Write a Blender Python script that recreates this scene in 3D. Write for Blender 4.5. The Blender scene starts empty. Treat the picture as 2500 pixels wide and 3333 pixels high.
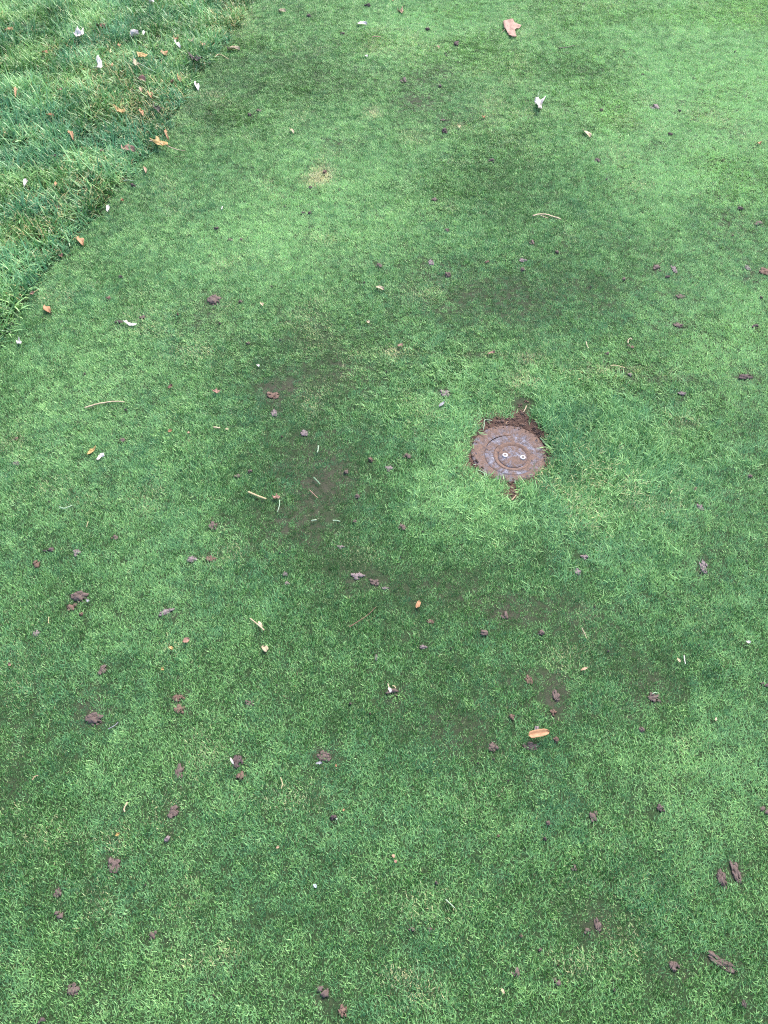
import bpy, bmesh, math, random
import numpy as np
from mathutils import Vector, Matrix, Euler

random.seed(7)
RNG = np.random.default_rng(11)
scene = bpy.context.scene
col = scene.collection

# ------------------------------------------------------------------ camera
CAM_H, PITCH = 1.5, 53.0
FOC = 26.0 / 34.6                      # focal length / long side of the sensor
cam_data = bpy.data.cameras.new('camera')
cam_data.sensor_fit = 'VERTICAL'
cam_data.sensor_height = 34.6
cam_data.lens = 26.0
cam_data.clip_start = 0.02
cam_data.clip_end = 500
cam = bpy.data.objects.new('camera', cam_data)
cam.location = (0, 0, CAM_H)
cam.rotation_euler = (math.radians(90 - PITCH), 0, 0)
col.objects.link(cam)
scene.camera = cam

# ------------------------------------------------------------------ light
SUN_EL, SUN_AZ = 52.0, 28.0            # azimuth clockwise from +Y (away from the camera)
world = bpy.data.worlds.new('World')
scene.world = world
world.use_nodes = True
wn = world.node_tree.nodes
wl = world.node_tree.links
bg = wn['Background']
sky = wn.new('ShaderNodeTexSky')
sky.sky_type = 'NISHITA'
sky.sun_disc = False
sky.sun_elevation = math.radians(SUN_EL)
sky.sun_rotation = math.radians(SUN_AZ)
sky.air_density = 1.0
sky.dust_density = 3.0
sky.ozone_density = 1.0
wl.new(sky.outputs[0], bg.inputs['Color'])
bg.inputs['Strength'].default_value = 0.15
sun_data = bpy.data.lights.new('sun', 'SUN')
sun_data.energy = 1.5
sun_data.angle = math.radians(25)
sun_data.color = (1.0, 0.94, 0.84)
sun = bpy.data.objects.new('sun', sun_data)
d = Vector((math.sin(math.radians(SUN_AZ)) * math.cos(math.radians(SUN_EL)),
            math.cos(math.radians(SUN_AZ)) * math.cos(math.radians(SUN_EL)),
            math.sin(math.radians(SUN_EL))))
sun.rotation_euler = d.to_track_quat('Z', 'Y').to_euler()
sun.location = (0, 0, 10)
col.objects.link(sun)
scene.view_settings.view_transform = 'Standard'
scene.view_settings.look = 'None'
scene.view_settings.gamma = 1
scene.view_settings.use_curve_mapping = False
scene.view_settings.exposure = 1.75
scene.render.engine = 'CYCLES'
scene.cycles.use_denoising = False
scene.cycles.pixel_filter_type = 'BLACKMAN_HARRIS'
scene.cycles.filter_width = 1.15
scene.cycles.max_bounces = 6
scene.cycles.sample_clamp_indirect = 3

# ------------------------------------------------------------------ layout helpers
# the place was surveyed on the photograph (2500 x 3333): a point of the picture
# is turned into the spot of flat ground it shows
PW, PH = 2500.0, 3333.0
FPX = PH * FOC
CP, SP = math.cos(math.radians(PITCH)), math.sin(math.radians(PITCH))

def ground_xy(px, py):
    u = (px - PW / 2) / FPX
    v = -(py - PH / 2) / FPX
    dx, dy, dz = u, CP + v * SP, -SP + v * CP
    t = CAM_H / -dz
    return dx * t, dy * t

def mpp(x, y):                          # metres per photo pixel at a spot
    return (y * CP + CAM_H * SP) / FPX

def to_photo(x, y):
    dep = y * CP + CAM_H * SP
    up = y * SP - CAM_H * CP
    return PW / 2 + FPX * x / dep, PH / 2 - FPX * up / dep

def vnoise(x, y, scale, seed, octaves=1):
    x = np.asarray(x, float); y = np.asarray(y, float)
    out = np.zeros(x.shape); amp = 1.0; tot = 0
    for o in range(octaves):
        r = np.random.default_rng(seed + o * 17)
        N = 256
        tab = r.random((N, N))
        gx, gy = x / scale + 1000.3, y / scale + 1000.7
        ix, iy = np.floor(gx).astype(int), np.floor(gy).astype(int)
        fx, fy = gx - ix, gy - iy
        fx = fx * fx * (3 - 2 * fx); fy = fy * fy * (3 - 2 * fy)
        a = tab[ix % N, iy % N]; b = tab[(ix + 1) % N, iy % N]
        c = tab[ix % N, (iy + 1) % N]; e = tab[(ix + 1) % N, (iy + 1) % N]
        out += amp * ((a * (1 - fx) + b * fx) * (1 - fy) + (c * (1 - fx) + e * fx) * fy)
        tot += amp; amp *= 0.5; scale *= 0.5
    return out / tot

HEAD = ground_xy(1657, 1469)            # centre of the sprinkler head

def height(x, y):
    x = np.asarray(x, float); y = np.asarray(y, float)
    near = 1 / (1 + ((x ** 2 + (y - 2) ** 2) / 400.0))
    z = (vnoise(x, y, 0.55, 5) - 0.5) * 0.012 * near + (vnoise(x, y, 0.09, 6, 2) - 0.5) * 0.005 * near
    r = np.hypot(x - HEAD[0], y - HEAD[1])
    w = np.clip((0.150 - r) / 0.05, 0, 1); w = w * w * (3 - 2 * w)
    bumpy = (vnoise(x, y, 0.010, 8, 3) - 0.5) * 0.010
    zi = -0.0065 - 0.0055 * np.clip((0.10 - r) / 0.004, 0, 1) + bumpy * np.clip((r - 0.094) / 0.006, 0, 1)
    return z * (1 - w) + zi * w

def H(x, y):
    return float(height(np.array([x]), np.array([y]))[0])

# ------------------------------------------------------------------ where the turf is thin, long, pale
# photo-pixel spots: (px, py, radius x, radius y, strength)
THIN = [
 (1680,960,260,80,.42),(1500,1000,200,90,.30),(1950,980,160,70,.25),(1010,1210,210,90,.42),(980,1060,150,70,.25),
 (1060,1400,120,110,.30),(1000,1510,150,80,.45),(980,1660,150,110,.52),(930,1760,150,80,.40),(1110,1590,90,60,.3),
 (1160,1890,110,60,.45),(1450,1900,190,60,.45),(1700,1980,160,60,.40),(1900,2020,150,70,.35),(1640,2000,60,40,.4),
 (1420,2380,140,70,.42),(1560,2440,120,60,.35),(1650,2300,200,70,.30),(1810,2270,50,80,.55),(1350,2080,200,120,.25),
 (2120,2250,90,60,.45),(2090,2150,160,90,.28),(1350,345,90,45,.55),(1550,370,160,60,.3),(1200,250,160,60,.22),
 (1430,240,90,40,.4),(1120,475,70,25,.5),(985,430,60,40,.3),(700,985,55,40,.65),(620,1060,110,50,.35),
 (880,1280,50,30,.55),(925,1255,45,15,.5),(890,1345,30,40,.4),(1125,1200,40,20,.5),(1130,830,130,50,.28),(1400,870,80,40,.4),
 (300,2330,80,60,.6),(300,2260,60,50,.4),(230,1980,60,30,.4),(60,2330,120,160,.28),(40,2550,90,150,.30),(590,2290,45,60,.55),
 (545,1990,45,25,.55),(640,2200,200,120,.16),(1060,2460,55,40,.7),(1290,2270,60,30,.5),(560,2650,45,55,.5),(372,2815,35,35,.7),(190,2910,50,60,.4),
 (500,3050,120,50,.3),(280,3240,100,50,.4),(1050,3230,60,40,.4),(1120,3280,80,40,.35),(1950,3020,60,50,.5),(1900,2950,100,80,.25),
 (2350,3130,100,35,.6),(2180,3180,80,60,.45),(2400,2840,60,50,.6),(2460,900,60,30,.6),(2400,780,120,60,.35),(2330,700,110,50,.3),
 (2140,880,90,40,.4),(1940,780,180,50,.3),(2210,965,70,35,.35),(2200,1060,90,30,.4),(2150,1260,160,60,.32),(2200,1390,60,30,.25),
 (2430,1230,50,20,.7),(2450,1350,100,80,.2),(2440,1640,80,160,.22),(2290,1850,60,80,.45),(1700,2200,120,40,.35),(2000,2330,120,50,.28),
 (1800,1800,150,60,.18),(2120,480,80,30,.35),(2230,370,70,30,.35),(2380,430,60,30,.35),(1910,230,60,20,.3),(2050,170,60,20,.2),
 (850,580,100,30,.25),(120,1460,130,60,.15),(450,1620,120,60,.12),(160,1790,60,25,.3),(640,1815,70,25,.45),(700,1700,40,30,.5),
 (830,2960,150,100,.14),(1260,3020,130,60,.3),(1700,2560,160,80,.25),(2050,2600,120,80,.18),(1100,2620,130,60,.25),(850,2650,60,60,.2),
 (1590,1157,110,9,.55),(1720,1168,30,18,.55),(2010,1205,110,8,.5),(2140,1232,80,10,.5),(1300,1140,60,9,.4),(1330,1400,120,80,.0),
 (1450,1278,22,18,.8),(1685,1300,30,30,.7),(1050,570,38,30,.12),(1310,3140,200,60,.12),(600,2000,150,100,.12),
 (1050,2900,250,150,.10),(1150,2200,220,130,.18),(1250,1250,120,60,.15),
]
# dead, straw-coloured spots
TAN = [
 (1050,565,34,26,.95),(1025,590,40,18,.9),(1217,372,22,18,.8),(1720,1168,30,16,.6),(1580,1158,100,8,.4),(2010,1205,100,7,.45),(2150,1235,80,8,.35),
 (1290,1150,70,14,.5),(1280,1170,16,26,.3),(2225,1380,50,20,.45),(1940,1480,0.1,0.1,0),(740,3110,45,25,.7),(640,3150,50,30,.45),(1300,3180,60,20,.6),
 (1360,3240,70,40,.5),(2230,1540,0.1,0.1,0),(1915,1690,50,60,.35),(700,1000,120,30,.15),(1890,3160,60,40,.3),(560,2110,40,20,.4),(380,2740,40,40,.4),
 (330,2950,60,80,.3),(60,2200,90,120,.2),(1980,2890,200,140,.15),(950,2600,110,50,.35),(2200,1650,60,50,.25),(1490,410,30,12,.5),(1710,370,60,22,.3),
 (320,210,90,60,.5),(470,330,120,60,.5),(760,60,60,40,.6),(290,600,80,60,.35),(150,740,70,60,.4),(540,600,40,30,.3),(60,1440,60,50,.15),
 (2000,500,60,30,.25),(640,1150,80,30,.35),(1090,1610,80,30,.15),(1850,3150,40,40,.3),(1690,1240,40,30,.6),(1870,1235,60,15,.2),
 (2000,1245,40,8,.2),(1560,2590,120,60,.15),(2230,2420,40,30,.35),(1330,2950,60,60,.25),
]
# longer grass: round the sprinkler and in loose swirls
LONG = [
 (2010,1480,230,110,1.0),(1880,1350,160,70,.75),(1790,1430,70,90,.7),(1700,1610,180,60,.45),(1450,1610,150,80,.35),(1850,1700,200,80,.4),
 (1500,1200,200,50,.3),(1900,1260,200,40,.45),(1240,1300,120,70,.25),(1500,1400,60,90,.4),(1950,1850,250,80,.2),
 (600,660,0.1,0.1,0),
]
# broad lighter (+) / darker (-) fields of the sward, set in the blade colour
TONE = [
 (2250,350,420,330,.55),(1300,80,260,120,.5),(2500,100,200,300,.2),(1000,650,330,130,.45),(950,850,200,90,.25),(700,760,200,100,.25),
 (1080,450,120,60,.3),(2350,1100,220,160,.45),(2100,620,260,120,.3),(1450,1640,170,110,.35),(300,1250,200,120,.25),(900,2350,0.1,0.1,0),
 (1000,180,230,130,-.45),(1850,230,200,60,-.25),(1830,640,260,110,-.45),(1600,560,200,60,-.3),(1720,960,300,120,-.45),(950,1200,260,130,-.45),(1000,1600,260,230,-.65),
 (1400,1900,300,110,-.4),(1950,1450,220,140,-.22),(1500,2350,350,120,-.4),(1300,2000,250,150,-.3),(2050,2150,250,150,-.35),(100,2650,180,500,-.3),(2250,2000,160,200,.1),
 (450,2050,200,100,.15),(620,1750,250,120,.12),(1000,3000,380,300,-.15),(400,2450,260,120,.05),(2350,2550,250,200,.35),(620,380,160,120,-.35),(550,660,200,90,-.35),(750,260,100,100,-.2),
 (1840,1390,110,90,-.35),(1900,1560,120,50,-.2),(450,1400,220,140,-.1),(1960,2950,300,150,-.12),(2200,3200,220,120,-.25),(150,2300,200,200,-.15),(1350,1350,200,120,.1),(600,3200,350,140,.1),(2430,1150,120,260,.1),
]
CLODS_KILL = []                         # filled by the soil pieces: no grass through them

def field(tab, px, py):
    out = np.zeros(px.shape)
    for cx, cy, rx, ry, s in tab:
        if s == 0: continue
        q = ((px - cx) / rx) ** 2 + ((py - cy) / ry) ** 2
        out += s * np.exp(-q * 0.7)
    return out

EDGE = [(900,-260),(860,-60),(830,0),(765,110),(700,190),(640,255),(585,345),(545,440),(500,500),(420,590),(350,650),(300,735),(235,815),
        (165,890),(105,960),(60,1040),(20,1120),(-60,1230),(-400,1500),(-1200,2100)]
EDGE_W = [ground_xy(*p) for p in EDGE]

def edge_dist(x, y):
    """signed distance to the mowing edge, positive on the rough side"""
    best = np.full(x.shape, 1e9); sign = np.ones(x.shape)
    for (ax, ay), (bx, by) in zip(EDGE_W[:-1], EDGE_W[1:]):
        dx, dy = bx - ax, by - ay
        t = np.clip(((x - ax) * dx + (y - ay) * dy) / (dx * dx + dy * dy), 0, 1)
        ex, ey = x - ax - t * dx, y - ay - t * dy
        dd = np.hypot(ex, ey)
        s = dx * (y - ay) - dy * (x - ax)
        m = dd < best
        best = np.where(m, dd, best); sign = np.where(m, np.sign(s), sign)
    return -best * sign

HOLE = [(500,345),(600,322),(700,312),(830,330),(852,260),(850,205),(905,175),(950,165),(1000,190),(985,250),(930,315),(990,350),(1080,400),(1140,450),
        (1190,480),(1150,540),(1175,640),(1215,700),(1200,765),(1130,820),(1010,885),(1060,960),(1080,1000),(990,960),(900,930),(862,945),(850,1010),(842,1110),(815,1160),
        (785,1140),(788,1050),(740,985),(640,930),(540,905),(440,820),(370,830),(345,800),(395,640),(420,540),(455,470)]
HOLE = [(1400 + u / 3.016, 1250 + v / 3.016) for u, v in HOLE]

def inside(poly, px, py):
    r = np.zeros(px.shape, bool)
    n = len(poly)
    for i in range(n):
        x1, y1 = poly[i]; x2, y2 = poly[(i + 1) % n]
        c = ((y1 > py) != (y2 > py)) & (px < (x2 - x1) * (py - y1) / (y2 - y1 + 1e-9) + x1)
        r ^= c
    return r

# ------------------------------------------------------------------ materials
def new_mat(name):
    m = bpy.data.materials.new(name); m.use_nodes = True
    nt = m.node_tree
    return m, nt, nt.nodes['Principled BSDF'], nt.nodes['Material Output']

def node(nt, t, **kw):
    n = nt.nodes.new(t)
    for k, v in kw.items(): setattr(n, k, v)
    return n

def mixc(nt, a, b, fac):
    n = node(nt, 'ShaderNodeMix', data_type='RGBA')
    for sock, v in ((n.inputs[6], a), (n.inputs[7], b), (n.inputs[0], fac)):
        if hasattr(v, 'is_linked') or hasattr(v, 'links'): nt.links.new(v, sock)
        elif isinstance(v, tuple): sock.default_value = (*v, 1) if len(v) == 3 else v
        else: sock.default_value = v
    return n.outputs[2]

def maprange(nt, v, a, b, c=0.0, e=1.0):
    n = node(nt, 'ShaderNodeMapRange'); nt.links.new(v, n.inputs[0])
    for i, q in enumerate((a, b, c, e)): n.inputs[i + 1].default_value = q
    return n.outputs[0]

def noise(nt, scale, detail=4, vec=None, rough=0.6):
    n = node(nt, 'ShaderNodeTexNoise'); n.inputs['Scale'].default_value = scale
    n.inputs['Detail'].default_value = detail; n.inputs['Roughness'].default_value = rough
    if vec is not None: nt.links.new(vec, n.inputs['Vector'])
    return n.outputs['Fac']

def mth(nt, op, a, b=0.0):
    n = node(nt, 'ShaderNodeMath', operation=op)
    for s, v in ((n.inputs[0], a), (n.inputs[1], b)):
        if isinstance(v, (int, float)): s.default_value = v
        else: nt.links.new(v, s)
    return n.outputs[0]

def inst_attr(nt, name):
    n = node(nt, 'ShaderNodeAttribute', attribute_type='INSTANCER', attribute_name=name)
    return n.outputs['Fac']

def geo_attr(nt, name):
    return node(nt, 'ShaderNodeAttribute', attribute_type='GEOMETRY', attribute_name=name).outputs['Fac']

def grass_material(name, dark, mid, blue, light, straw, p_straw, rough=0.42, lit=(0.55, 1.0)):
    m, nt, bsdf, out = new_mat(name)
    rnd = geo_attr(nt, 'blade'); along = geo_attr(nt, 'along')
    tone = inst_attr(nt, 'tone'); dead = inst_attr(nt, 'dead'); mix = inst_attr(nt, 'mix')
    # each blade has its own green
    c = mixc(nt, dark, mid, maprange(nt, rnd, 0.0, 0.45))
    c = mixc(nt, c, light, maprange(nt, rnd, lit[0], lit[1]))
    c = mixc(nt, c, blue, maprange(nt, mix, 0.40, 0.85, 0.0, 0.8))
    # field tone
    pale = mixc(nt, c, light, 0.8)
    c = mixc(nt, c, pale, maprange(nt, tone, 0.0, 1.0, 0.0, 1.0))
    deep = mixc(nt, c, dark, 0.9)
    c = mixc(nt, c, deep, maprange(nt, tone, 0.0, -0.8, 0.0, 0.8))
    # a few dead blades, more of them in dead spots
    thr = mth(nt, 'SUBTRACT', 1.0 - p_straw, mth(nt, 'MULTIPLY', dead, 0.75))
    rnd2 = geo_attr(nt, 'blade2')
    isdead = mth(nt, 'GREATER_THAN', rnd2, thr)
    c = mixc(nt, c, straw, mth(nt, 'MULTIPLY', isdead, 0.93))
    # blade base darkened: shade of the gaps put into the colour
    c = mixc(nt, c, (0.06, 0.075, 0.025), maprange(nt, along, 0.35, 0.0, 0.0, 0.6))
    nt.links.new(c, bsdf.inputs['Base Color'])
    bsdf.inputs['Roughness'].default_value = rough
    bsdf.inputs['Specular IOR Level'].default_value = 0.40
    tr = node(nt, 'ShaderNodeBsdfTranslucent'); nt.links.new(c, tr.inputs['Color'])
    mx = node(nt, 'ShaderNodeMixShader'); mx.inputs[0].default_value = 0.25
    nt.links.new(bsdf.outputs[0], mx.inputs[1]); nt.links.new(tr.outputs[0], mx.inputs[2])
    nt.links.new(mx.outputs[0], out.inputs['Surface'])
    return m

M_GREEN = grass_material('green_blades', (0.016, 0.054, 0.012), (0.092, 0.256, 0.058), (0.112, 0.300, 0.140), (0.400, 0.680, 0.270), (0.70, 0.66, 0.36), 0.02, 0.42, (0.52, 0.95))
M_ROUGH = grass_material('rough_blades', (0.020, 0.068, 0.012), (0.085, 0.235, 0.050), (0.125, 0.340, 0.180), (0.430, 0.690, 0.270), (0.66, 0.54, 0.26), 0.03, 0.36, (0.60, 0.95))

def soil_material(name, a, b, c, scale, bump=0.4, green=0.0):
    m, nt, bsdf, out = new_mat(name)
    g = node(nt, 'ShaderNodeNewGeometry')
    n1 = noise(nt, scale, 6, g.outputs['Position'])
    n2 = noise(nt, scale * 6, 4, g.outputs['Position'])
    k = mixc(nt, a, b, maprange(nt, n1, 0.35, 0.65))
    k = mixc(nt, k, c, maprange(nt, n2, 0.5, 0.75))
    nt.links.new(k, bsdf.inputs['Base Color'])
    bsdf.inputs['Roughness'].default_value = 0.85
    bsdf.inputs['Specular IOR Level'].default_value = 0.3
    bp = node(nt, 'ShaderNodeBump'); bp.inputs['Strength'].default_value = bump; bp.inputs['Distance'].default_value = 0.002
    nt.links.new(noise(nt, 700, 5, g.outputs['Position']), bp.inputs['Height'])
    nt.links.new(bp.outputs[0], bsdf.inputs['Normal'])
    return m

M_CLOD = soil_material('damp_soil', (0.088, 0.063, 0.054), (0.128, 0.094, 0.084), (0.050, 0.035, 0.031), 60)
M_CLOD_DARK = soil_material('dark_damp_soil', (0.060, 0.042, 0.042), (0.095, 0.068, 0.066), (0.038, 0.028, 0.028), 60)
M_CLOD_PALE = soil_material('drying_grey_soil', (0.155, 0.120, 0.122), (0.200, 0.160, 0.165), (0.10, 0.075, 0.077), 60)
M_CLOD_RED = soil_material('reddish_soil', (0.108, 0.065, 0.048), (0.150, 0.098, 0.076), (0.058, 0.036, 0.028), 60)

# soil under the sward: brown thatch close by, reading as mown grass further out
def ground_material():
    m, nt, bsdf, out = new_mat('soil_and_thatch')
    g = node(nt, 'ShaderNodeNewGeometry'); P = g.outputs['Position']
    worn = geo_attr(nt, 'worn'); bare = geo_attr(nt, 'bare'); built = geo_attr(nt, 'built')
    n1 = noise(nt, 9, 5, P); n2 = noise(nt, 320, 4, P); n3 = noise(nt, 60, 4, P)
    soil = mixc(nt, (0.036, 0.029, 0.024), (0.060, 0.048, 0.040), maprange(nt, n3, 0.35, 0.65))
    soil = mixc(nt, soil, (0.050, 0.032, 0.026), maprange(nt, n2, 0.52, 0.72))
    fresh = mixc(nt, (0.100, 0.058, 0.042), (0.052, 0.031, 0.023), maprange(nt, n2, 0.4, 0.62))
    fresh = mixc(nt, fresh, (0.125, 0.075, 0.058), maprange(nt, n3, 0.55, 0.75))
    thatch = mixc(nt, (0.010, 0.026, 0.008), (0.028, 0.055, 0.018), maprange(nt, n2, 0.35, 0.65))
    k = mixc(nt, thatch, soil, maprange(nt, mth(nt, 'ADD', worn, mth(nt, 'MULTIPLY', mth(nt, 'SUBTRACT', n3, 0.5), 0.8)), 0.25, 0.85, 0.04, 0.60))
    k = mixc(nt, k, fresh, bare)
    far = mixc(nt, (0.055, 0.17, 0.06), (0.095, 0.26, 0.10), maprange(nt, noise(nt, 120, 6, P), 0.35, 0.65))
    k = mixc(nt, far, k, built)
    nt.links.new(k, bsdf.inputs['Base Color'])
    bsdf.inputs['Roughness'].default_value = 0.9
    bsdf.inputs['Specular IOR Level'].default_value = 0.25
    bp = node(nt, 'ShaderNodeBump'); bp.inputs['Strength'].default_value = 0.6; bp.inputs['Distance'].default_value = 0.003
    nt.links.new(n2, bp.inputs['Height']); nt.links.new(bp.outputs[0], bsdf.inputs['Normal'])
    return m
M_GROUND = ground_material()

def litter_material(name, a, b, spot=None, rough=0.6, trans=0.15, scale=90):
    m, nt, bsdf, out = new_mat(name)
    tc = node(nt, 'ShaderNodeTexCoord')
    oi = node(nt, 'ShaderNodeObjectInfo')
    add = node(nt, 'ShaderNodeVectorMath', operation='ADD')
    nt.links.new(tc.outputs['Object'], add.inputs[0]); nt.links.new(oi.outputs['Location'], add.inputs[1])
    n1 = noise(nt, scale, 5, add.outputs[0])
    c = mixc(nt, a, b, maprange(nt, n1, 0.32, 0.68))
    if spot:
        n2 = noise(nt, scale * 2.5, 3, add.outputs[0])
        c = mixc(nt, c, spot, maprange(nt, n2, 0.58, 0.7, 0, 0.8))
    nt.links.new(c, bsdf.inputs['Base Color'])
    bsdf.inputs['Roughness'].default_value = rough
    bp = node(nt, 'ShaderNodeBump'); bp.inputs['Strength'].default_value = 0.3; bp.inputs['Distance'].default_value = 0.001
    nt.links.new(noise(nt, 500, 4, add.outputs[0]), bp.inputs['Height']); nt.links.new(bp.outputs[0], bsdf.inputs['Normal'])
    tr = node(nt, 'ShaderNodeBsdfTranslucent'); nt.links.new(c, tr.inputs['Color'])
    mx = node(nt, 'ShaderNodeMixShader'); mx.inputs[0].default_value = trans
    nt.links.new(bsdf.outputs[0], mx.inputs[1]); nt.links.new(tr.outputs[0], mx.inputs[2])
    nt.links.new(mx.outputs[0], out.inputs['Surface'])
    return m

MAT = dict(
 white=litter_material('white_petal', (0.640, 0.600, 0.590), (0.540, 0.480, 0.450), (0.248, 0.161, 0.112)),
 cream=litter_material('cream_litter', (0.459, 0.384, 0.260), (0.372, 0.291, 0.174), (0.236, 0.149, 0.074)),
 straw=litter_material('straw', (0.409, 0.360, 0.205), (0.322, 0.260, 0.124)),
 orange=litter_material('orange_leaf', (0.409, 0.223, 0.112), (0.322, 0.155, 0.068), (0.186, 0.081, 0.037)),
 tan=litter_material('tan_leaf', (0.384, 0.260, 0.167), (0.310, 0.192, 0.118), (0.186, 0.105, 0.062)),
 pink=litter_material('pinkish_leaf', (0.320, 0.180, 0.130), (0.240, 0.130, 0.095), (0.167, 0.087, 0.062)),
 gold=litter_material('golden_leaf', (0.409, 0.279, 0.099), (0.347, 0.211, 0.062), (0.446, 0.384, 0.279)),
 brown=litter_material('brown_leaf', (0.161, 0.081, 0.050), (0.099, 0.050, 0.031), (0.217, 0.136, 0.087)),
 dark=litter_material('dark_litter', (0.062, 0.037, 0.034), (0.031, 0.020, 0.019), (0.217, 0.167, 0.149)),
 grey=litter_material('grey_chip', (0.260, 0.260, 0.285), (0.186, 0.186, 0.211)),
 green=litter_material('cut_grass', (0.149, 0.260, 0.149), (0.093, 0.198, 0.093)),
 palegreen=litter_material('pale_clipping', (0.298, 0.384, 0.260), (0.211, 0.322, 0.198)),
 blue=litter_material('pale_flake', (0.372, 0.434, 0.434), (0.310, 0.372, 0.384)),
)

# ------------------------------------------------------------------ object helpers
def tag(o, label=None, cat=None, group=None, kind=None):
    if label: o['label'] = label
    if cat: o['category'] = cat
    if group: o['group'] = group
    if kind: o['kind'] = kind
    return o

def mesh_obj(name, verts, faces, mat, parent=None, smooth=True, thick=0.0):
    me = bpy.data.meshes.new(name)
    me.from_pydata([tuple(v) for v in verts], [], [tuple(f) for f in faces])
    if smooth: me.polygons.foreach_set('use_smooth', [True] * len(me.polygons))
    me.materials.append(mat)
    me.update()
    o = bpy.data.objects.new(name, me); col.objects.link(o)
    if parent is not None: o.parent = parent
    if thick:
        s = o.modifiers.new('thickness', 'SOLIDIFY'); s.thickness = thick; s.offset = 0
    return o

def empty(name, loc, rz=0.0):
    o = bpy.data.objects.new(name, None); col.objects.link(o)
    o.empty_display_size = 0.02
    o.location = loc; o.rotation_euler = (0, 0, rz)
    return o

# ------------------------------------------------------------------ ground
def axis(a, b, fine, c0, c1, finest, far):
    xs = list(np.arange(a, b + 1e-6, fine))
    xs = [x for x in xs if not (c0 < x < c1)] + list(np.arange(c0, c1, finest))
    step = fine; x = b
    while x < far: step *= 1.35; x += step; xs.append(x)
    step = fine; x = a
    while x > -far: step *= 1.35; x -= step; xs.append(x)
    return np.array(sorted(xs))

gx = axis(-3.2, 3.2, 0.022, HEAD[0] - 0.17, HEAD[0] + 0.17, 0.0035, 90)
gy = axis(-1.2, 5.4, 0.022, HEAD[1] - 0.17, HEAD[1] + 0.17, 0.0035, 90)
GX, GY = np.meshgrid(gx, gy)
GZ = height(GX, GY)
nx, ny = len(gx), len(gy)
V = np.stack([GX.ravel(), GY.ravel(), GZ.ravel()], 1)
i = np.arange(nx * ny).reshape(ny, nx)
F = np.stack([i[:-1, :-1].ravel(), i[:-1, 1:].ravel(), i[1:, 1:].ravel(), i[1:, :-1].ravel()], 1)
me = bpy.data.meshes.new('ground')
me.vertices.add(len(V)); me.vertices.foreach_set('co', V.ravel())
me.loops.add(F.size); me.loops.foreach_set('vertex_index', F.ravel().astype(np.int32))
me.polygons.add(len(F)); me.polygons.foreach_set('loop_start', np.arange(0, F.size, 4, dtype=np.int32))
me.polygons.foreach_set('use_smooth', np.ones(len(F), bool))
me.update(calc_edges=True)
rr = np.hypot(V[:, 0] - HEAD[0], V[:, 1] - HEAD[1])
ppx, ppy = to_photo(V[:, 0], np.maximum(V[:, 1], -1.5))
bare = np.clip((0.165 - rr) / 0.03, 0, 1)
worn = field(THIN, ppx, ppy) * (V[:, 1] > -1.2)
a = me.attributes.new('worn', 'FLOAT', 'POINT'); a.data.foreach_set('value', np.clip(worn, 0, 1).astype(np.float32))
a = me.attributes.new('bare', 'FLOAT', 'POINT'); a.data.foreach_set('value', bare.astype(np.float32))

def half_width(y): return 0.36 * y + 1.30
built = (np.abs(V[:, 0]) < half_width(V[:, 1])) & (V[:, 1] > -0.75) & (V[:, 1] < 5.3)
a = me.attributes.new('built', 'FLOAT', 'POINT'); a.data.foreach_set('value', built.astype(np.float32))
me.materials.append(M_GROUND)
ground = bpy.data.objects.new('ground', me); col.objects.link(ground); tag(ground, kind='structure')

# ------------------------------------------------------------------ sprinkler head
def lathe(profile, seg=96):
    vs, fs = [], []
    for r, z in profile:
        for k in range(seg):
            t = 2 * math.pi * k / seg
            vs.append((r * math.cos(t), r * math.sin(t), z))
    n = len(profile)
    for j in range(n - 1):
        for k in range(seg):
            a, b = j * seg + k, j * seg + (k + 1) % seg
            fs.append((a, b, b + seg, a + seg))
    vs.append((0, 0, profile[0][1])); c = len(vs) - 1
    if profile[0][0] > 1e-6:
        fs += [(c, (k + 1) % seg, k) for k in range(seg)]
    return vs, fs

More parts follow.
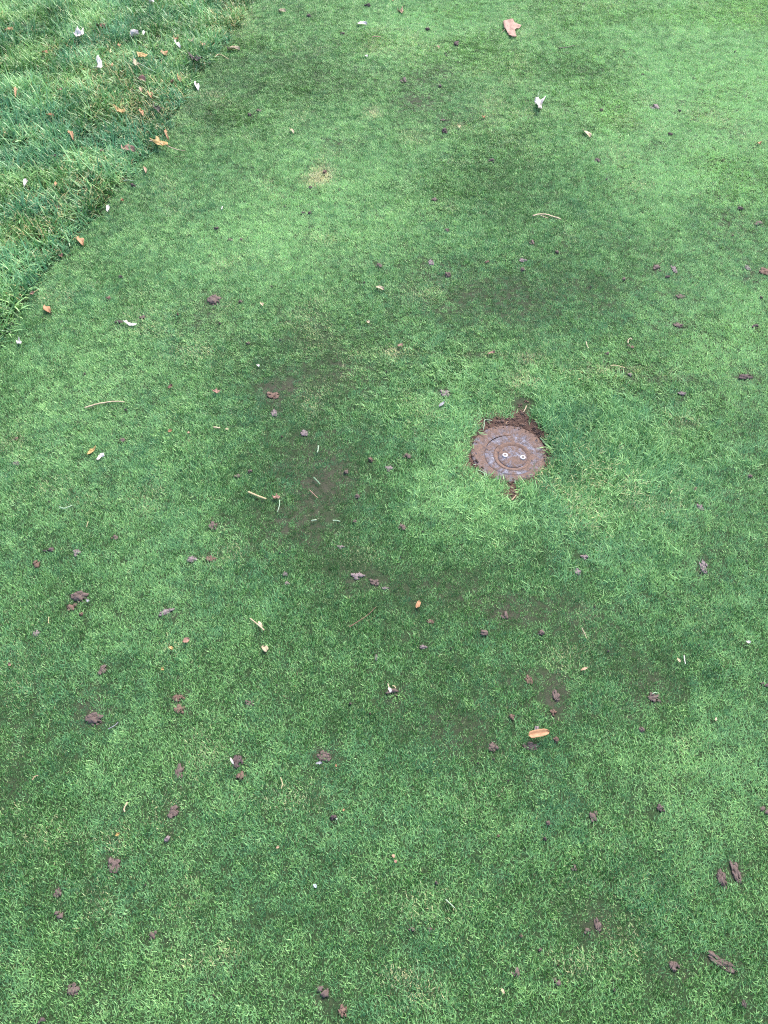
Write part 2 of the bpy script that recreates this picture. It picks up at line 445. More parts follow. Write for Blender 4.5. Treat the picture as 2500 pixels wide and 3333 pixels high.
def plastic_material(name, dirt, ringdirt=False):
    """weathered grey-violet plastic, caked with brown soil, dark pits"""
    m, nt, bsdf, out = new_mat(name)
    tc = node(nt, 'ShaderNodeTexCoord'); O = tc.outputs['Object']
    n1 = noise(nt, 30, 8, O, 0.68); n2 = noise(nt, 130, 6, O, 0.75); n3 = noise(nt, 420, 4, O)
    plast = mixc(nt, (0.105, 0.112, 0.158), (0.048, 0.042, 0.055), maprange(nt, n2, 0.42, 0.60))
    soil = mixc(nt, (0.138, 0.080, 0.056), (0.070, 0.042, 0.032), maprange(nt, n2, 0.42, 0.60))
    soil = mixc(nt, soil, (0.165, 0.105, 0.085), maprange(nt, n3, 0.55, 0.72, 0, 0.6))
    cov = mth(nt, 'ADD', n1, mth(nt, 'MULTIPLY', mth(nt, 'SUBTRACT', n2, 0.5), 0.5))
    f = maprange(nt, cov, dirt - 0.10, dirt + 0.08)
    c = mixc(nt, plast, soil, f)
    vor = node(nt, 'ShaderNodeTexVoronoi'); vor.inputs['Scale'].default_value = 62
    vor.inputs['Randomness'].default_value = 1
    nt.links.new(O, vor.inputs['Vector'])
    pit = mth(nt, 'MULTIPLY', maprange(nt, vor.outputs['Distance'], 0.30, 0.20), maprange(nt, noise(nt, 30, 2, O), 0.52, 0.58))
    c = mixc(nt, c, (0.020, 0.018, 0.030), mth(nt, 'MULTIPLY', pit, 0.85))
    nt.links.new(c, bsdf.inputs['Base Color'])
    nt.links.new(maprange(nt, f, 0, 1, 0.42, 0.8), bsdf.inputs['Roughness'])
    bp = node(nt, 'ShaderNodeBump'); bp.inputs['Strength'].default_value = 0.8; bp.inputs['Distance'].default_value = 0.0025
    hsum = mth(nt, 'ADD', mth(nt, 'MULTIPLY', f, 0.6), mth(nt, 'MULTIPLY', n3, 0.5))
    nt.links.new(hsum, bp.inputs['Height']); nt.links.new(bp.outputs[0], bsdf.inputs['Normal'])
    return m

def build_head():
    z0 = -0.0052
    root = empty('sprinkler_head', (HEAD[0], HEAD[1], z0), math.radians(-6))
    root.scale = (1.02, 1.02, 1.0)
    tag(root, 'round brown and grey sprinkler head sunk in bare soil in the grass', 'sprinkler')
    inv = Matrix.Rotation(math.radians(6), 3, 'Z')
    def off(px, py, z=0.0):
        x, y = ground_xy(px, py)
        v = inv @ Vector((x - HEAD[0], y - HEAD[1], 0)); v.z = z
        return v
    m_fl = plastic_material('caked_flange_plastic', 0.43)
    m_lid = plastic_material('worn_lid_plastic', 0.485)
    m_groove = plastic_material('soil_filled_groove', 0.30)
    m_hub = plastic_material('hub_plastic', 0.47)
    # outer flange: a shallow cone that dips to the lid, rounded rim
    v, f = lathe([(0.060, -0.0010), (0.068, -0.0004), (0.080, 0.0004), (0.090, 0.0006), (0.0945, 0.0002), (0.0965, -0.0020), (0.0968, -0.012)])
    mesh_obj('flange', v[:-1], [q for q in f if len(q) == 4], m_fl, root)
    # lid, set a little off centre as on the photo, with a raised edge bead
    L = off(1665, 1479)
    lid_z = 0.0
    v, f = lathe([(0.0435, -0.0006), (0.050, 0.0006), (0.058, 0.0009), (0.0625, 0.0010), (0.0648, 0.0007), (0.0662, 0.0000), (0.0670, -0.0012)])
    lid = mesh_obj('lid', v[:-1], [q for q in f if len(q) == 4], m_lid, root); lid.location = (L.x * 0.8, L.y * 0.8, lid_z)
    C = off(1669, 1481)
    v, f = lathe([(0.0365, -0.0022), (0.0385, -0.0010), (0.0412, 0.0002), (0.0448, 0.0009), (0.0475, 0.0012), (0.0490, -0.0020)])
    ring = mesh_obj('groove_ring', v[:-1], [q for q in f if len(q) == 4], m_groove, root); ring.location = (C.x, C.y, lid_z)
    v, f = lathe([(0.0, 0.0010), (0.012, 0.0010), (0.020, 0.0006), (0.028, 0.0002), (0.034, -0.0002), (0.0368, -0.0014), (0.0374, -0.0060)])
    hub = mesh_obj('hub', v, f, m_hub, root); hub.location = (C.x, C.y, lid_z)
    # two white screw heads with a cross recess
    ms, nt, bsdf, out = new_mat('white_screw'); 
    g = node(nt, 'ShaderNodeNewGeometry')
    cc = mixc(nt, (0.50, 0.46, 0.46), (0.30, 0.24, 0.23), maprange(nt, noise(nt, 420, 3, g.outputs['Position']), 0.5, 0.72))
    nt.links.new(cc, bsdf.inputs['Base Color']); bsdf.inputs['Roughness'].default_value = 0.45
    mr = MAT['dark']
    for (px, py, rz) in ((1645.0, 1478.5, 0.5), (1701.5, 1485.5, 1.1)):
        c = off(px, py, 0.0)
        v, f = lathe([(0.0, 0.0013), (0.0028, 0.0013), (0.0034, 0.0024), (0.0056, 0.0026), (0.0068, 0.0018), (0.0072, 0.0004), (0.0072, -0.002)], 40)
        s = mesh_obj('screw', v, f, ms, root); s.location = (c.x, c.y, 0.0010)
        # a star shaped recess standing in the head
        pts = []
        for k in range(16):
            r = (0.0040, 0.0022, 0.0015, 0.0022)[k % 4]
            pts.append((r * math.cos(k * math.pi / 8 + rz), r * math.sin(k * math.pi / 8 + rz)))
        vv = [(x, y, 0.00265) for x, y in pts] + [(x, y, 0.0008) for x, y in pts]
        n = len(pts)
        ff = [tuple(range(n))] + [(k, k + n, (k + 1) % n + n, (k + 1) % n) for k in range(n)]
        rc = mesh_obj('cross_recess', vv, ff, mr, s, smooth=False)
build_head()

# ------------------------------------------------------------------ soil pieces
def lump_mesh(seed, n_lumps=1, spread=0.6, flat=0.55, rough=0.22, sub=3):
    rnd = random.Random(seed)
    bm = bmesh.new()
    for k in range(n_lumps):
        r = (1.0 if n_lumps < 3 else 0.62) if k == 0 else rnd.uniform(0.16, 0.5) * (1.0 if n_lumps > 2 else 1.3)
        a = rnd.uniform(0, 6.28); dd = 0 if k == 0 else rnd.uniform(0.25, 1.0) ** 0.8 * spread * 0.8
        res = bmesh.ops.create_icosphere(bm, subdivisions=sub if n_lumps < 3 else 2, radius=r)
        ox, oy, oz = dd * math.cos(a), dd * math.sin(a), rnd.uniform(-0.2, 0.15) * dd
        sx, sy = rnd.uniform(0.75, 1.2), rnd.uniform(0.75, 1.2)
        from mathutils import noise as mn
        for v in res['verts']:
            q = v.co.normalized()
            dsp = 1 + rough * 2 * mn.noise(q * 1.7 + Vector((seed * 3.1 + k, 0, 0))) + rough * 1.2 * mn.noise(q * 4.5 + Vector((0, seed + k * 2.0, 0))) + rough * 0.6 * mn.noise(q * 11)
            v.co = Vector((v.co.x * sx * dsp + ox, v.co.y * sy * dsp + oy, v.co.z * flat * dsp + oz))
    # unit width
    xs = [v.co.x for v in bm.verts]; ys = [v.co.y for v in bm.verts]
    w = max(xs) - min(xs); h = max(ys) - min(ys)
    cx, cy = (max(xs) + min(xs)) / 2, (max(ys) + min(ys)) / 2
    for v in bm.verts: v.co.x = (v.co.x - cx) / w; v.co.y = (v.co.y - cy) / h
    for v in bm.verts: v.co.z *= 0.42
    me = bpy.data.meshes.new('soil_lump'); bm.to_mesh(me); bm.free()
    me.polygons.foreach_set('use_smooth', [True] * len(me.polygons))
    return me

LUMPS = {}
def lumps(kind, seed):
    key = (kind, seed)
    if key not in LUMPS:
        n, fl, ro = {'one': (2, 0.75, 0.42), 'two': (4, 0.65, 0.40), 'crumbly': (24, 0.6, 0.45), 'smear': (26, 0.30, 0.5)}[kind]
        LUMPS[key] = lump_mesh(seed + {'one': 0, 'two': 50, 'crumbly': 100, 'smear': 200}[kind], n, 1.5 if n > 3 else 0.9, fl, ro)
    return LUMPS[key]

CN = [0]
def soil(kind, px, py, w, h, mat, label, name='soil_clod', ang=0.0, group=None, zs=1.0, cat='soil'):
    CN[0] += 1
    x, y = ground_xy(px, py)
    s = mpp(x, y)
    dist = math.sqrt(x * x + y * y + CAM_H ** 2); sn = CAM_H / dist
    W, D = w * s * 1.05, h * s * 1.05 / (0.35 + 0.65 * sn)
    me = lumps(kind, CN[0] % 5)
    key = (me.name, mat.name)
    if key not in LUMPS:
        m2 = me.copy(); m2.materials.clear(); m2.materials.append(mat); LUMPS[key] = m2
    o = bpy.data.objects.new(name, LUMPS[key]); col.objects.link(o)
    hgt = ((0.17 if kind == 'crumbly' else 0.24) * (W + D) if kind != 'smear' else 0.30 * (W + D)) * zs
    hgt = min(hgt, 0.014 if kind != 'smear' else 0.009)
    hgt = max(hgt, 0.007 if kind != 'smear' else 0.006)
    o.location = (x, y, H(x, y) + (0.0028 if kind != 'smear' else 0.0022))
    o.scale = (W, D, hgt / 0.55)
    o.rotation_euler = (0, 0, ang if ang or kind not in ('one',) else (px * 7.3 + py) % 6.28)
    tag(o, label, cat, group)
    CLODS_KILL.append((px, py, w * 0.48, h * 0.48, 0.88 if kind != 'smear' else 0.62))
    return o

D_, M_, P_, R_ = M_CLOD_DARK, M_CLOD, M_CLOD_PALE, M_CLOD_RED
MORE_GRIT = True
SOIL = [
 # kind, px, py, w, h, material, label
 ('one',1485,146,20,17,D_,'black round clod on bright turf left of the big dry leaf'),
 ('one',1391,97,14,11,D_,'tiny black clod upper left of the black round clod by the big leaf'),
 ('one',1198,20,13,14,D_,'small dark clod at the top edge left of the curled tan leaf'),
 ('one',1005,52,18,8,D_,'flat dark clod below the cream seed at the top of the green'),
 ('one',1115,112,14,11,D_,'small dark clod beneath the white stick near the top'),
 ('two',1312,265,22,22,D_,'dark crumbly clod on the dull turf above the centre'),
 ('one',1447,427,19,17,D_,'black clod right of the ragged soil patch in upper middle'),
 ('two',1443,393,22,9,M_,'low brown crumb just above a black clod in upper middle'),
 ('one',1432,285,11,9,D_,'tiny dark crumb on dull turf above the black clod'),
 ('two',1600,523,22,13,D_,'dark flattened clod between tan oblong seed and dead straw spot'),
 ('two',2128,350,32,20,P_,'pale violet grey clod on the bright turf at upper right'),
 ('one',1956,362,12,10,M_,'small brown clod between the white torn leaf and the grey clod'),
 ('one',2092,243,9,7,D_,'tiny dark crumb above the pale violet grey clod'),
 ('two',1943,525,20,17,D_,'dark clod below the tan oblong seed at upper right'),
 ('one',2180,442,15,9,D_,'small flat dark clod beneath the pale violet grey clod'),
 ('one',2210,363,10,8,D_,'dark crumb right of the pale violet grey clod'),
 ('two',842,362,18,14,M_,'small brown crumb pair on turf left of the dead straw spot top'),
 ('one',813,377,13,12,D_,'dark crumb near the edge of the long grass above centre left'),
 ('one',1058,563,18,12,R_,'reddish crumb in the middle of the bleached straw spot'),
 ('one',1010,612,12,10,D_,'dark crumb just below the bleached straw spot'),
 ('one',703,745,14,13,D_,'round dark clod on the left green, uppermost of three'),
 ('two',750,781,17,13,M_,'brown clod below a round dark one on the left green'),
 ('one',786,781,11,9,M_,'small brown clod beside a larger brown one on the left green'),
 ('one',433,605,15,11,D_,'dark clod under the whitish twig at the long grass border'),
 ('one',190,681,14,11,D_,'dark round clod lying in the long grass at left'),
 ('one',395,905,12,11,D_,'small dark clod below the tapered orange leaf'),
 ('one',355,978,17,14,R_,'round reddish brown clod left of the disturbed soil patch'),
 ('two',467,1040,23,17,M_,'brown clod up right of the white feathery twig'),
 ('two',388,1054,30,12,D_,'dark elongated clod left of the white feathery twig'),
 ('crumbly',697,983,46,36,M_,'crumbly brown disturbed soil patch on the left of the green'),
 ('one',785,990,13,11,M_,'little brown clod right of the disturbed soil patch'),
 ('one',808,1125,12,11,M_,'small brown clod in the turf below the disturbed soil patch'),
 ('two',1415,652,22,15,M_,'brown clod near the upper middle left of the curved cream twig'),
 ('one',988,693,13,11,D_,'left one of two dark crumbs side by side'),
 ('one',1008,693,10,12,D_,'right one of two dark crumbs side by side'),
 ('one',1455,754,15,12,M_,'small mauve brown clod on turf above the centre'),
 ('smear',1403,856,22,22,P_,'greyish smeared cast on turf above the dark field'),
 ('one',1457,898,24,17,M_,'smooth brown clod right of the greyish cast above centre'),
 ('two',1233,868,24,18,M_,'brown clod above the short cream stick'),
 ('one',1585,858,15,11,R_,'small reddish clod right of the smooth brown clod'),
 ('two',1729,793,17,18,M_,'brown clod beneath the curved cream twig'),
 ('one',1812,823,13,10,M_,'tiny brown clod right below the clod under the curved twig'),
 ('smear',1702,848,26,17,P_,'greyish cast, upper of two below the curved cream twig'),
 ('one',1702,880,18,13,M_,'brown cast, lower of two below the curved cream twig'),
 ('two',2138,873,28,24,M_,'mauve brown clod on the right, left of a paler cast'),
 ('smear',2195,877,18,30,P_,'upright pale brown cast on the right of the green'),
 ('one',2173,903,13,12,D_,'tiny blackish clod between two brown casts on the right'),
 ('one',2030,909,13,12,M_,'brown crumb left of the tiny blackish clod on the right'),
 ('smear',2217,968,34,20,M_,'wide low brown cast on the right of the green'),
 ('two',2470,733,30,20,M_,'brown clod near the right edge above the large dark clod'),
 ('one',2410,683,12,15,M_,'small dark clod above the brown one near the right edge'),
 ('smear',2432,873,18,22,P_,'grey brown cast left of the large dark clod at the right edge'),
 ('crumbly',2492,888,46,28,R_,'large dark brown clod cut by the right edge of the photo'),
 ('smear',2208,1060,34,18,M_,'dull brown cast above the straw loop on the right'),
 ('two',2458,1066,28,12,D_,'dark elongated clod near the right edge above a scraped hollow'),
 ('one',2474,972,13,9,M_,'tiny mauve crumb close to the right edge'),
 ('two',2052,1130,21,17,R_,'brown clod beneath the straw loop on the right'),
 ('one',1975,1153,14,11,M_,'mauve crumb lower left of the straw loop'),
 ('crumbly',2425,1229,52,20,D_,'dark scraped soil hollow in the turf at the right'),
 ('one',2259,1597,17,13,R_,'small reddish clod, upper of two right of the long grass'),
 ('smear',2278,1655,22,24,P_,'greyish cast below a small reddish clod on the right'),
 ('one',2438,1556,17,14,M_,'small brown clod alone in turf near the right edge'),
 ('smear',2290,1838,18,34,P_,'tall pale mauve cast at the right below the middle'),
 ('smear',2220,1284,30,14,P_,'grey cast under the dead arc right of the sprinkler'),
 ('smear',2052,1222,16,14,P_,'small grey cast on the dead arc above right of the sprinkler'),
 ('smear',1450,1282,34,28,P_,'mauve grey worm cast above the grey feathery chip'),
 ('smear',990,1407,28,24,P_,'mauve grey cast in the dark turf left of the sprinkler'),
 ('one',1207,1495,15,21,R_,'reddish brown lump in a loop of straw left of the sprinkler'),
 ('two',1325,1485,28,20,M_,'mauve clod halfway between the straw loop and the sprinkler'),
 ('smear',1267,1524,26,24,P_,'pale mauve cast below the mauve clod left of the sprinkler'),
 ('one',1127,1535,17,15,M_,'small brown cast in the dark turf'),
 ('one',1163,1615,17,15,M_,'round mauve clod above another, left of the bright swirl'),
 ('one',1155,1699,17,13,M_,'round mauve clod beneath another, left of the bright swirl'),
 ('two',1308,1719,26,24,M_,'brown cast lying under the bright swirl of grass'),
 ('smear',1110,1783,26,14,P_,'flat greyish cast in the turf below the dark field'),
 ('smear',890,1290,44,26,R_,'reddish brown bare patch in the turf left of centre'),
 ('smear',893,1345,22,28,P_,'grey smeared cast below a reddish bare patch'),
 ('two',775,1550,25,15,M_,'mauve brown clod, lower left of two'),
 ('one',813,1534,14,13,M_,'small mauve clod, upper right of two'),
 ('one',400,1436,16,17,M_,'small pale brown clod right of the golden curled leaf'),
 ('two',50,1430,22,12,R_,'reddish brown clod near the left edge of the green'),
 ('smear',53,1508,28,17,P_,'grey cast near the left edge of the green'),
 ('crumbly',693,1711,28,30,M_,'brown crumbly cast with grass growing through it'),
 ('two',373,1750,24,18,M_,'mauve clod below the pale green clipping'),
 ('smear',250,1799,26,28,P_,'greyish cast at left, right of a dark elongated clod'),
 ('two',158,1791,40,14,D_,'dark elongated clod at left with a little spike'),
 ('two',117,1836,25,30,R_,'reddish upright clod at left under the elongated one'),
 ('smear',627,1820,34,26,P_,'grey cast, left of two side by side in mid left'),
 ('smear',690,1822,40,24,R_,'pinkish brown cast, right of two side by side in mid left'),
 ('crumbly',258,1942,60,36,M_,'big crumbly brown cluster of clods at left'),
 ('crumbly',232,1977,34,24,R_,'reddish crumbs under the big crumbly cluster at left'),
 ('one',264,2000,14,13,R_,'single round crumb below the crumbly clusters at left'),
 ('smear',543,1992,54,22,P_,'long grey diagonal smear of soil at left'),
 ('smear',118,2060,26,22,P_,'greyish whitish cast at the left under the crumbly cluster'),
 ('smear',1165,1878,46,26,P_,'wide grey cast in the middle of the green'),
 ('smear',1220,1898,34,24,M_,'brown cast beside a wide grey one in the middle'),
 ('smear',928,1870,20,18,P_,'small grey cast above its twin left of middle'),
 ('smear',935,1902,18,20,P_,'small grey cast below its twin left of middle'),
 ('smear',1255,1918,26,12,P_,'flat grey cast lower right of the wide grey one'),
 ('one',1575,2064,26,22,M_,'round mauve clod lower right of the orange chip'),
 ('two',1640,2006,26,26,M_,'dark brown cast above right of a round mauve clod'),
 ('smear',1400,2026,26,16,R_,'small brown cast under the orange chip'),
 ('smear',1378,2110,26,16,P_,'flat grey cast two steps below the orange chip'),
 ('smear',1225,2145,12,22,P_,'narrow pinkish cast above the clod with a straw on it'),
 ('two',1277,2258,46,24,M_,'mauve clod with a straw and pale fleck on it'),
 ('one',1140,2295,9,11,D_,'tiny dark crumb left of the clod with a straw'),
 ('smear',1055,2462,50,36,M_,'brown cast with pale crumbs at its foot, lower middle'),
 ('smear',1605,2432,34,36,M_,'brown cast left of the orange oblong leaf'),
 ('smear',1728,2432,58,30,M_,'brown mound of soil under the orange oblong leaf'),
 ('one',1746,2378,24,17,P_,'pinkish pebble touching the top of the orange oblong leaf'),
 ('one',1810,2412,19,19,R_,'round brown clod right of the orange oblong leaf'),
 ('one',2088,2378,21,18,M_,'round mauve clod alone in turf at lower right'),
 ('crumbly',2127,2272,40,30,M_,'crumbly dark cast with a curl of straw on it, lower right'),
 ('smear',1810,2268,26,40,M_,'upright brown smear above the orange oblong leaf'),
 ('smear',1800,2322,22,24,R_,'reddish cast between upright smear and orange leaf'),
 ('one',1665,2336,22,20,R_,'reddish round cast upper left of the orange leaf'),
 ('smear',1720,2215,26,34,R_,'reddish cast in dull turf above the orange leaf'),
 ('one',1760,2064,24,18,M_,'round mauve clod right of the centre line below the sprinkler'),
 ('smear',1880,1865,24,26,P_,'grey cast below the sprinkler to its right'),
 ('smear',1903,1817,30,18,P_,'pale cast above a grey one, below the sprinkler'),
 ('smear',2288,1852,22,40,P_,'long greyish upright cast with tan crumbs below it, right'),
 ('two',2490,2230,28,18,D_,'dark clod at the right edge of the photo, lower half'),
 ('crumbly',585,2512,28,46,M_,'upright brown clod left of the shiny dark lump'),
 ('crumbly',566,2642,34,42,M_,'brown crumbly cast below the upright brown clod'),
 ('one',545,2731,14,24,P_,'small upright greyish clod under the brown crumbly cast'),
 ('smear',815,2293,32,20,M_,'grey brown cast left of middle in the lower half'),
 ('crumbly',582,2275,40,24,R_,'brown cast, upper of two at lower left'),
 ('crumbly',585,2310,34,30,R_,'reddish cast, lower of two at lower left'),
 ('crumbly',335,2180,26,34,M_,'small brown crumbly cast above a large bare dark area, left'),
 ('crumbly',305,2340,60,40,M_,'scattered soil crumbs on the bare dark area at lower left'),
 ('smear',372,2817,44,50,M_,'broad mauve cast with a pale twig, lower left'),
 ('two',190,2978,32,24,M_,'mauve clod at lower left under a thin soil trail'),
 ('smear',190,2905,26,34,M_,'thin soil trail at lower left above a mauve clod'),
 ('smear',240,3222,44,40,M_,'mauve cast near the lower left corner'),
 ('two',137,3326,28,22,D_,'dark clod cut by the bottom edge of the photo'),
 ('crumbly',497,3045,26,26,M_,'small brown crumbs in the lower left turf'),
 ('two',1050,3228,40,34,M_,'mauve clod near the bottom left of centre'),
 ('crumbly',1115,3290,28,36,R_,'reddish brown crumbs beside the clod near the bottom'),
 ('one',1086,2662,18,22,D_,'dark clod with a white fleck, lower middle'),
 ('one',1783,2681,15,16,M_,'round mauve clod, lower right of centre'),
 ('two',1866,2826,18,20,M_,'mauve clod below another in the lower right'),
 ('one',1773,2732,13,11,D_,'small dark clod under a round mauve one'),
 ('one',1621,2723,10,13,R_,'tiny reddish clod in lower turf centre'),
 ('one',1421,2875,12,14,D_,'tiny dark clod right of the small orange chip'),
 ('crumbly',2348,2862,30,58,M_,'large dark lumpy clod standing at lower right'),
 ('smear',2395,2838,30,70,M_,'loose soil beside the large lumpy clod at lower right'),
 ('two',2490,2641,34,28,M_,'brown clod at the right edge above the lumpy one'),
 ('crumbly',2148,2632,26,24,D_,'dark crumbs in bright turf at lower right'),
 ('smear',1947,3012,24,44,M_,'dark upright cast in lower right turf'),
 ('two',1912,3034,24,24,M_,'brown clod left of the upright cast'),
 ('two',1675,3164,32,26,M_,'mauve brown clod near the bottom, left of another'),
 ('two',1812,3196,26,24,M_,'dark mauve clod near the bottom, right of another'),
 ('one',1998,3223,13,10,M_,'tiny mauve crumb near the bottom right of centre'),
 ('one',1696,3048,15,11,R_,'small reddish crumb above two clods near the bottom'),
 ('one',1758,3093,12,12,M_,'small mauve crumb between two reddish and dark clods'),
 ('smear',2350,3135,100,34,M_,'long brown soil streak slanting near the bottom right'),
 ('crumbly',2195,3145,34,30,M_,'crumbly brown cast left of the long soil streak'),
 ('two',2420,3268,20,26,D_,'dark clod near the bottom right corner'),
 ('two',1340,3025,22,14,M_,'low brown crumb on the left of the bottom middle'),
 ('smear',1400,3025,16,14,M_,'small smear right of a low brown crumb'),
 ('crumbly',1930,2660,30,34,M_,'brown smear with crumbs right of a round mauve clod'),
]
for (k, px, py, w, h, m, lab) in SOIL:
    ang = 0.0
    nm = {'one': 'soil_clod', 'two': 'soil_clod', 'crumbly': 'soil_crumb_pile', 'smear': 'worm_cast'}[k]
    ct = {'one': 'soil clod', 'two': 'soil clod', 'crumbly': 'soil crumbs', 'smear': 'worm cast'}[k]
    if (px, py) == (543, 1992): ang = 0.45
    if (px, py) == (2350, 3135): ang = -0.5
    soil(k, px, py, w, h, m, lab, nm, ang, cat=ct)
# the dark glossy double lump at lower left of centre
r = soil('crumbly', 775, 2482, 36, 44, M_CLOD_DARK, 'shiny black lump of soil with a pale streak, touching a brown one', cat='soil clod')
r.scale.z *= 1.3
soil('two', 786, 2527, 32, 30, M_CLOD_RED, 'reddish brown lump touching a shiny black lump', cat='soil clod')

# loose grit in the bare ring round the sprinkler: one mass of crumbs
def grit():
    rg = random.Random(77)
    from mathutils import noise as mn
    bm = bmesh.new(); n = 0; tries = 0
    while n < 620 and tries < 20000:
        tries += 1
        px, py = rg.uniform(1505, 1815), rg.uniform(1295, 1645)
        if not inside(HOLE, np.array([px]), np.array([py]))[0]: continue
        x, y = ground_xy(px, py)
        r0 = math.hypot(x - HEAD[0], y - HEAD[1])
        if r0 < 0.088 or (r0 < 0.0985 and rg.random() < 0.55): continue
        r = rg.uniform(0.0006, 0.0028) * (1 if rg.random() < 0.8 else 1.6)
        z = (H(x, y) if r0 > 0.099 else -0.0050) + r * 0.25
        M = Matrix.Translation((x, y, z)) @ Euler((rg.uniform(0, 6), rg.uniform(0, 6), rg.uniform(0, 6))).to_matrix().to_4x4() @ Matrix.Diagonal((rg.uniform(0.7, 1.5), rg.uniform(0.7, 1.1), rg.uniform(0.6, 1), 1))
        bmesh.ops.create_icosphere(bm, subdivisions=1, radius=r, matrix=M); n += 1
    me = bpy.data.meshes.new('soil_grit'); bm.to_mesh(me); bm.free(); me.materials.append(M_CLOD_RED)
    o = bpy.data.objects.new('soil_grit', me); col.objects.link(o)
    tag(o, 'loose reddish soil grit round the sprinkler head', None, None, 'stuff')
grit()

# tiny crumbs nobody can tell apart
rs = random.Random(5)
for k in range(45):
    px, py = rs.uniform(60, 2460), rs.uniform(150, 3300)
    x, y = ground_xy(px, py)
    if edge_dist(np.array([x]), np.array([y]))[0] > -0.05 or inside(HOLE, np.array([px]), np.array([py]))[0]: continue
    w = rs.uniform(5, 8)
    soil('one', px, py, w, w * 0.85, rs.choice([D_, M_, M_, R_]), 'tiny loose crumb of dark soil between the short blades', 'soil_crumb', rs.uniform(0, 3), 'tiny soil crumbs on the green', 1.0, 'soil crumb')

# ------------------------------------------------------------------ dead leaves, petals, straws
def place_line(px0, py0, px1, py1):
    x0, y0 = ground_xy(px0, py0); x1, y1 = ground_xy(px1, py1)
    return x0, y0, x1, y1

def lift_at(x, y):
    e = edge_dist(np.array([x]), np.array([y]))[0]
    return 0.0085 + 0.014 * min(max(e / 0.06 + 0.2, 0), 1)

def profile(shape, n, rnd):
    up, lo = [], []
    for k in range(n + 1):
        u = k / n
        if shape == 'lens': w = math.sin(math.pi * u) ** 0.8
        elif shape == 'drop': w = (math.sin(math.pi * min(1, u ** 0.65)) ** 0.8) * (1 if u < 1 else 0)
        elif shape == 'oblong': w = (1 - abs(2 * u - 1) ** 4) ** 0.5 * (1 - 0.3 * u)
        elif shape == 'seed': w = (1 - abs(2 * u - 1) ** 3) ** 0.5 * (0.65 + 0.5 * math.exp(-((u - 0.25) / 0.2) ** 2))
        else: w = math.sin(math.pi * u) ** 0.6
        j = 0.0
        if shape == 'ragged': j = rnd.uniform(-0.55, 0.25)
        else: j = rnd.uniform(-0.08, 0.08)
        up.append((u - 0.5, max(0.0, 0.5 * w * (1 + j))))
        if shape == 'ragged': j = rnd.uniform(-0.55, 0.25)
        lo.append((u - 0.5, -max(0.0, 0.5 * w * (1 + j))))
    return up, lo

def leaf_mesh(name, L, W, shape, curl, twist, seed, mat, parent, rough=0.06, arch=0.0):
    rnd = random.Random(seed)
    n, m = 12, 6
    up, lo = profile(shape, n, rnd)
    vs, fs = [], []
    bend = rnd.uniform(-0.12, 0.12) if shape != 'oblong' else 0.03
    for k in range(n + 1):
        u = k / n
        for j in range(m + 1):
            t = j / m
            y = up[k][1] * t + lo[k][1] * (1 - t)
            x = up[k][0]
            yy = y + bend * math.sin(math.pi * u) * L / max(W, 1e-6) * 0.4
            c = (2 * t - 1)
            z = curl * W * (c * c - 0.3) * (0.6 + 0.4 * math.sin(3 * u + seed)) + twist * W * c * (u - 0.5) * 2
            z += arch * L * (0.25 - (u - 0.5) ** 2) * 4 * 0.25
            z += rough * W * (rnd.random() - 0.5) - 0.06 * W * math.exp(-(c / 0.15) ** 2)
            vs.append((x * L, yy * W * (1 - 0.25 * abs(curl)), z))
    for k in range(n):
        for j in range(m):
            a = k * (m + 1) + j
            fs.append((a, a + 1, a + m + 2, a + m + 1))
    return mesh_obj(name, vs, fs, mat, parent, thick=0.0004)

def star_mesh(name, outline, scale, mat, parent, seed, crumple=0.10, cup=0.2, rings=6):
    """thin crumpled sheet inside an outline that is star-shaped about (0,0)"""
    rnd = random.Random(seed)
    from mathutils import noise as mn
    # densify
    pts = []
    n = len(outline)
    for k in range(n):
        a, b = Vector(outline[k]), Vector(outline[(k + 1) % n])
        for q in range(3): pts.append(a.lerp(b, q / 3))
    vs = [(0, 0, 0.0)]; fs = []
    N = len(pts)
    for r in range(1, rings + 1):
        for p in pts:
            q = p * (r / rings)
            z = cup * (q.length ** 2) + crumple * mn.noise(Vector((q.x * 3.2, q.y * 3.2, seed * 1.7))) + crumple * 0.4 * mn.noise(Vector((q.x * 8, q.y * 8, seed)))
            vs.append((q.x * scale, q.y * scale, z * scale))
    for k in range(N): fs.append((0, 1 + k, 1 + (k + 1) % N))
    for r in range(rings - 1):
        for k in range(N):
            a = 1 + r * N + k; b = 1 + r * N + (k + 1) % N
            fs.append((a, a + N, b + N, b))
    return mesh_obj(name, vs, fs, mat, parent, thick=0.0005)

def tube_mesh(name, pts, radii, mat, parent, seg=8, flat=1.0):
    vs, fs = [], []
    P = [Vector(p) for p in pts]
    for k, p in enumerate(P):
        t = (P[min(k + 1, len(P) - 1)] - P[max(k - 1, 0)]).normalized()
        side = t.cross(Vector((0, 0, 1))).normalized(); upv = side.cross(t).normalized()
        for j in range(seg):
            a = 2 * math.pi * j / seg
            vs.append(p + side * (radii[k] * math.cos(a)) + upv * (radii[k] * flat * math.sin(a)))
    for k in range(len(P) - 1):
        for j in range(seg):
            a, b = k * seg + j, k * seg + (j + 1) % seg
            fs.append((a, b, b + seg, a + seg))
    fs.append(tuple(range(seg))[::-1]); fs.append(tuple((len(P) - 1) * seg + j for j in range(seg)))
    return mesh_obj(name, vs, fs, mat, parent)

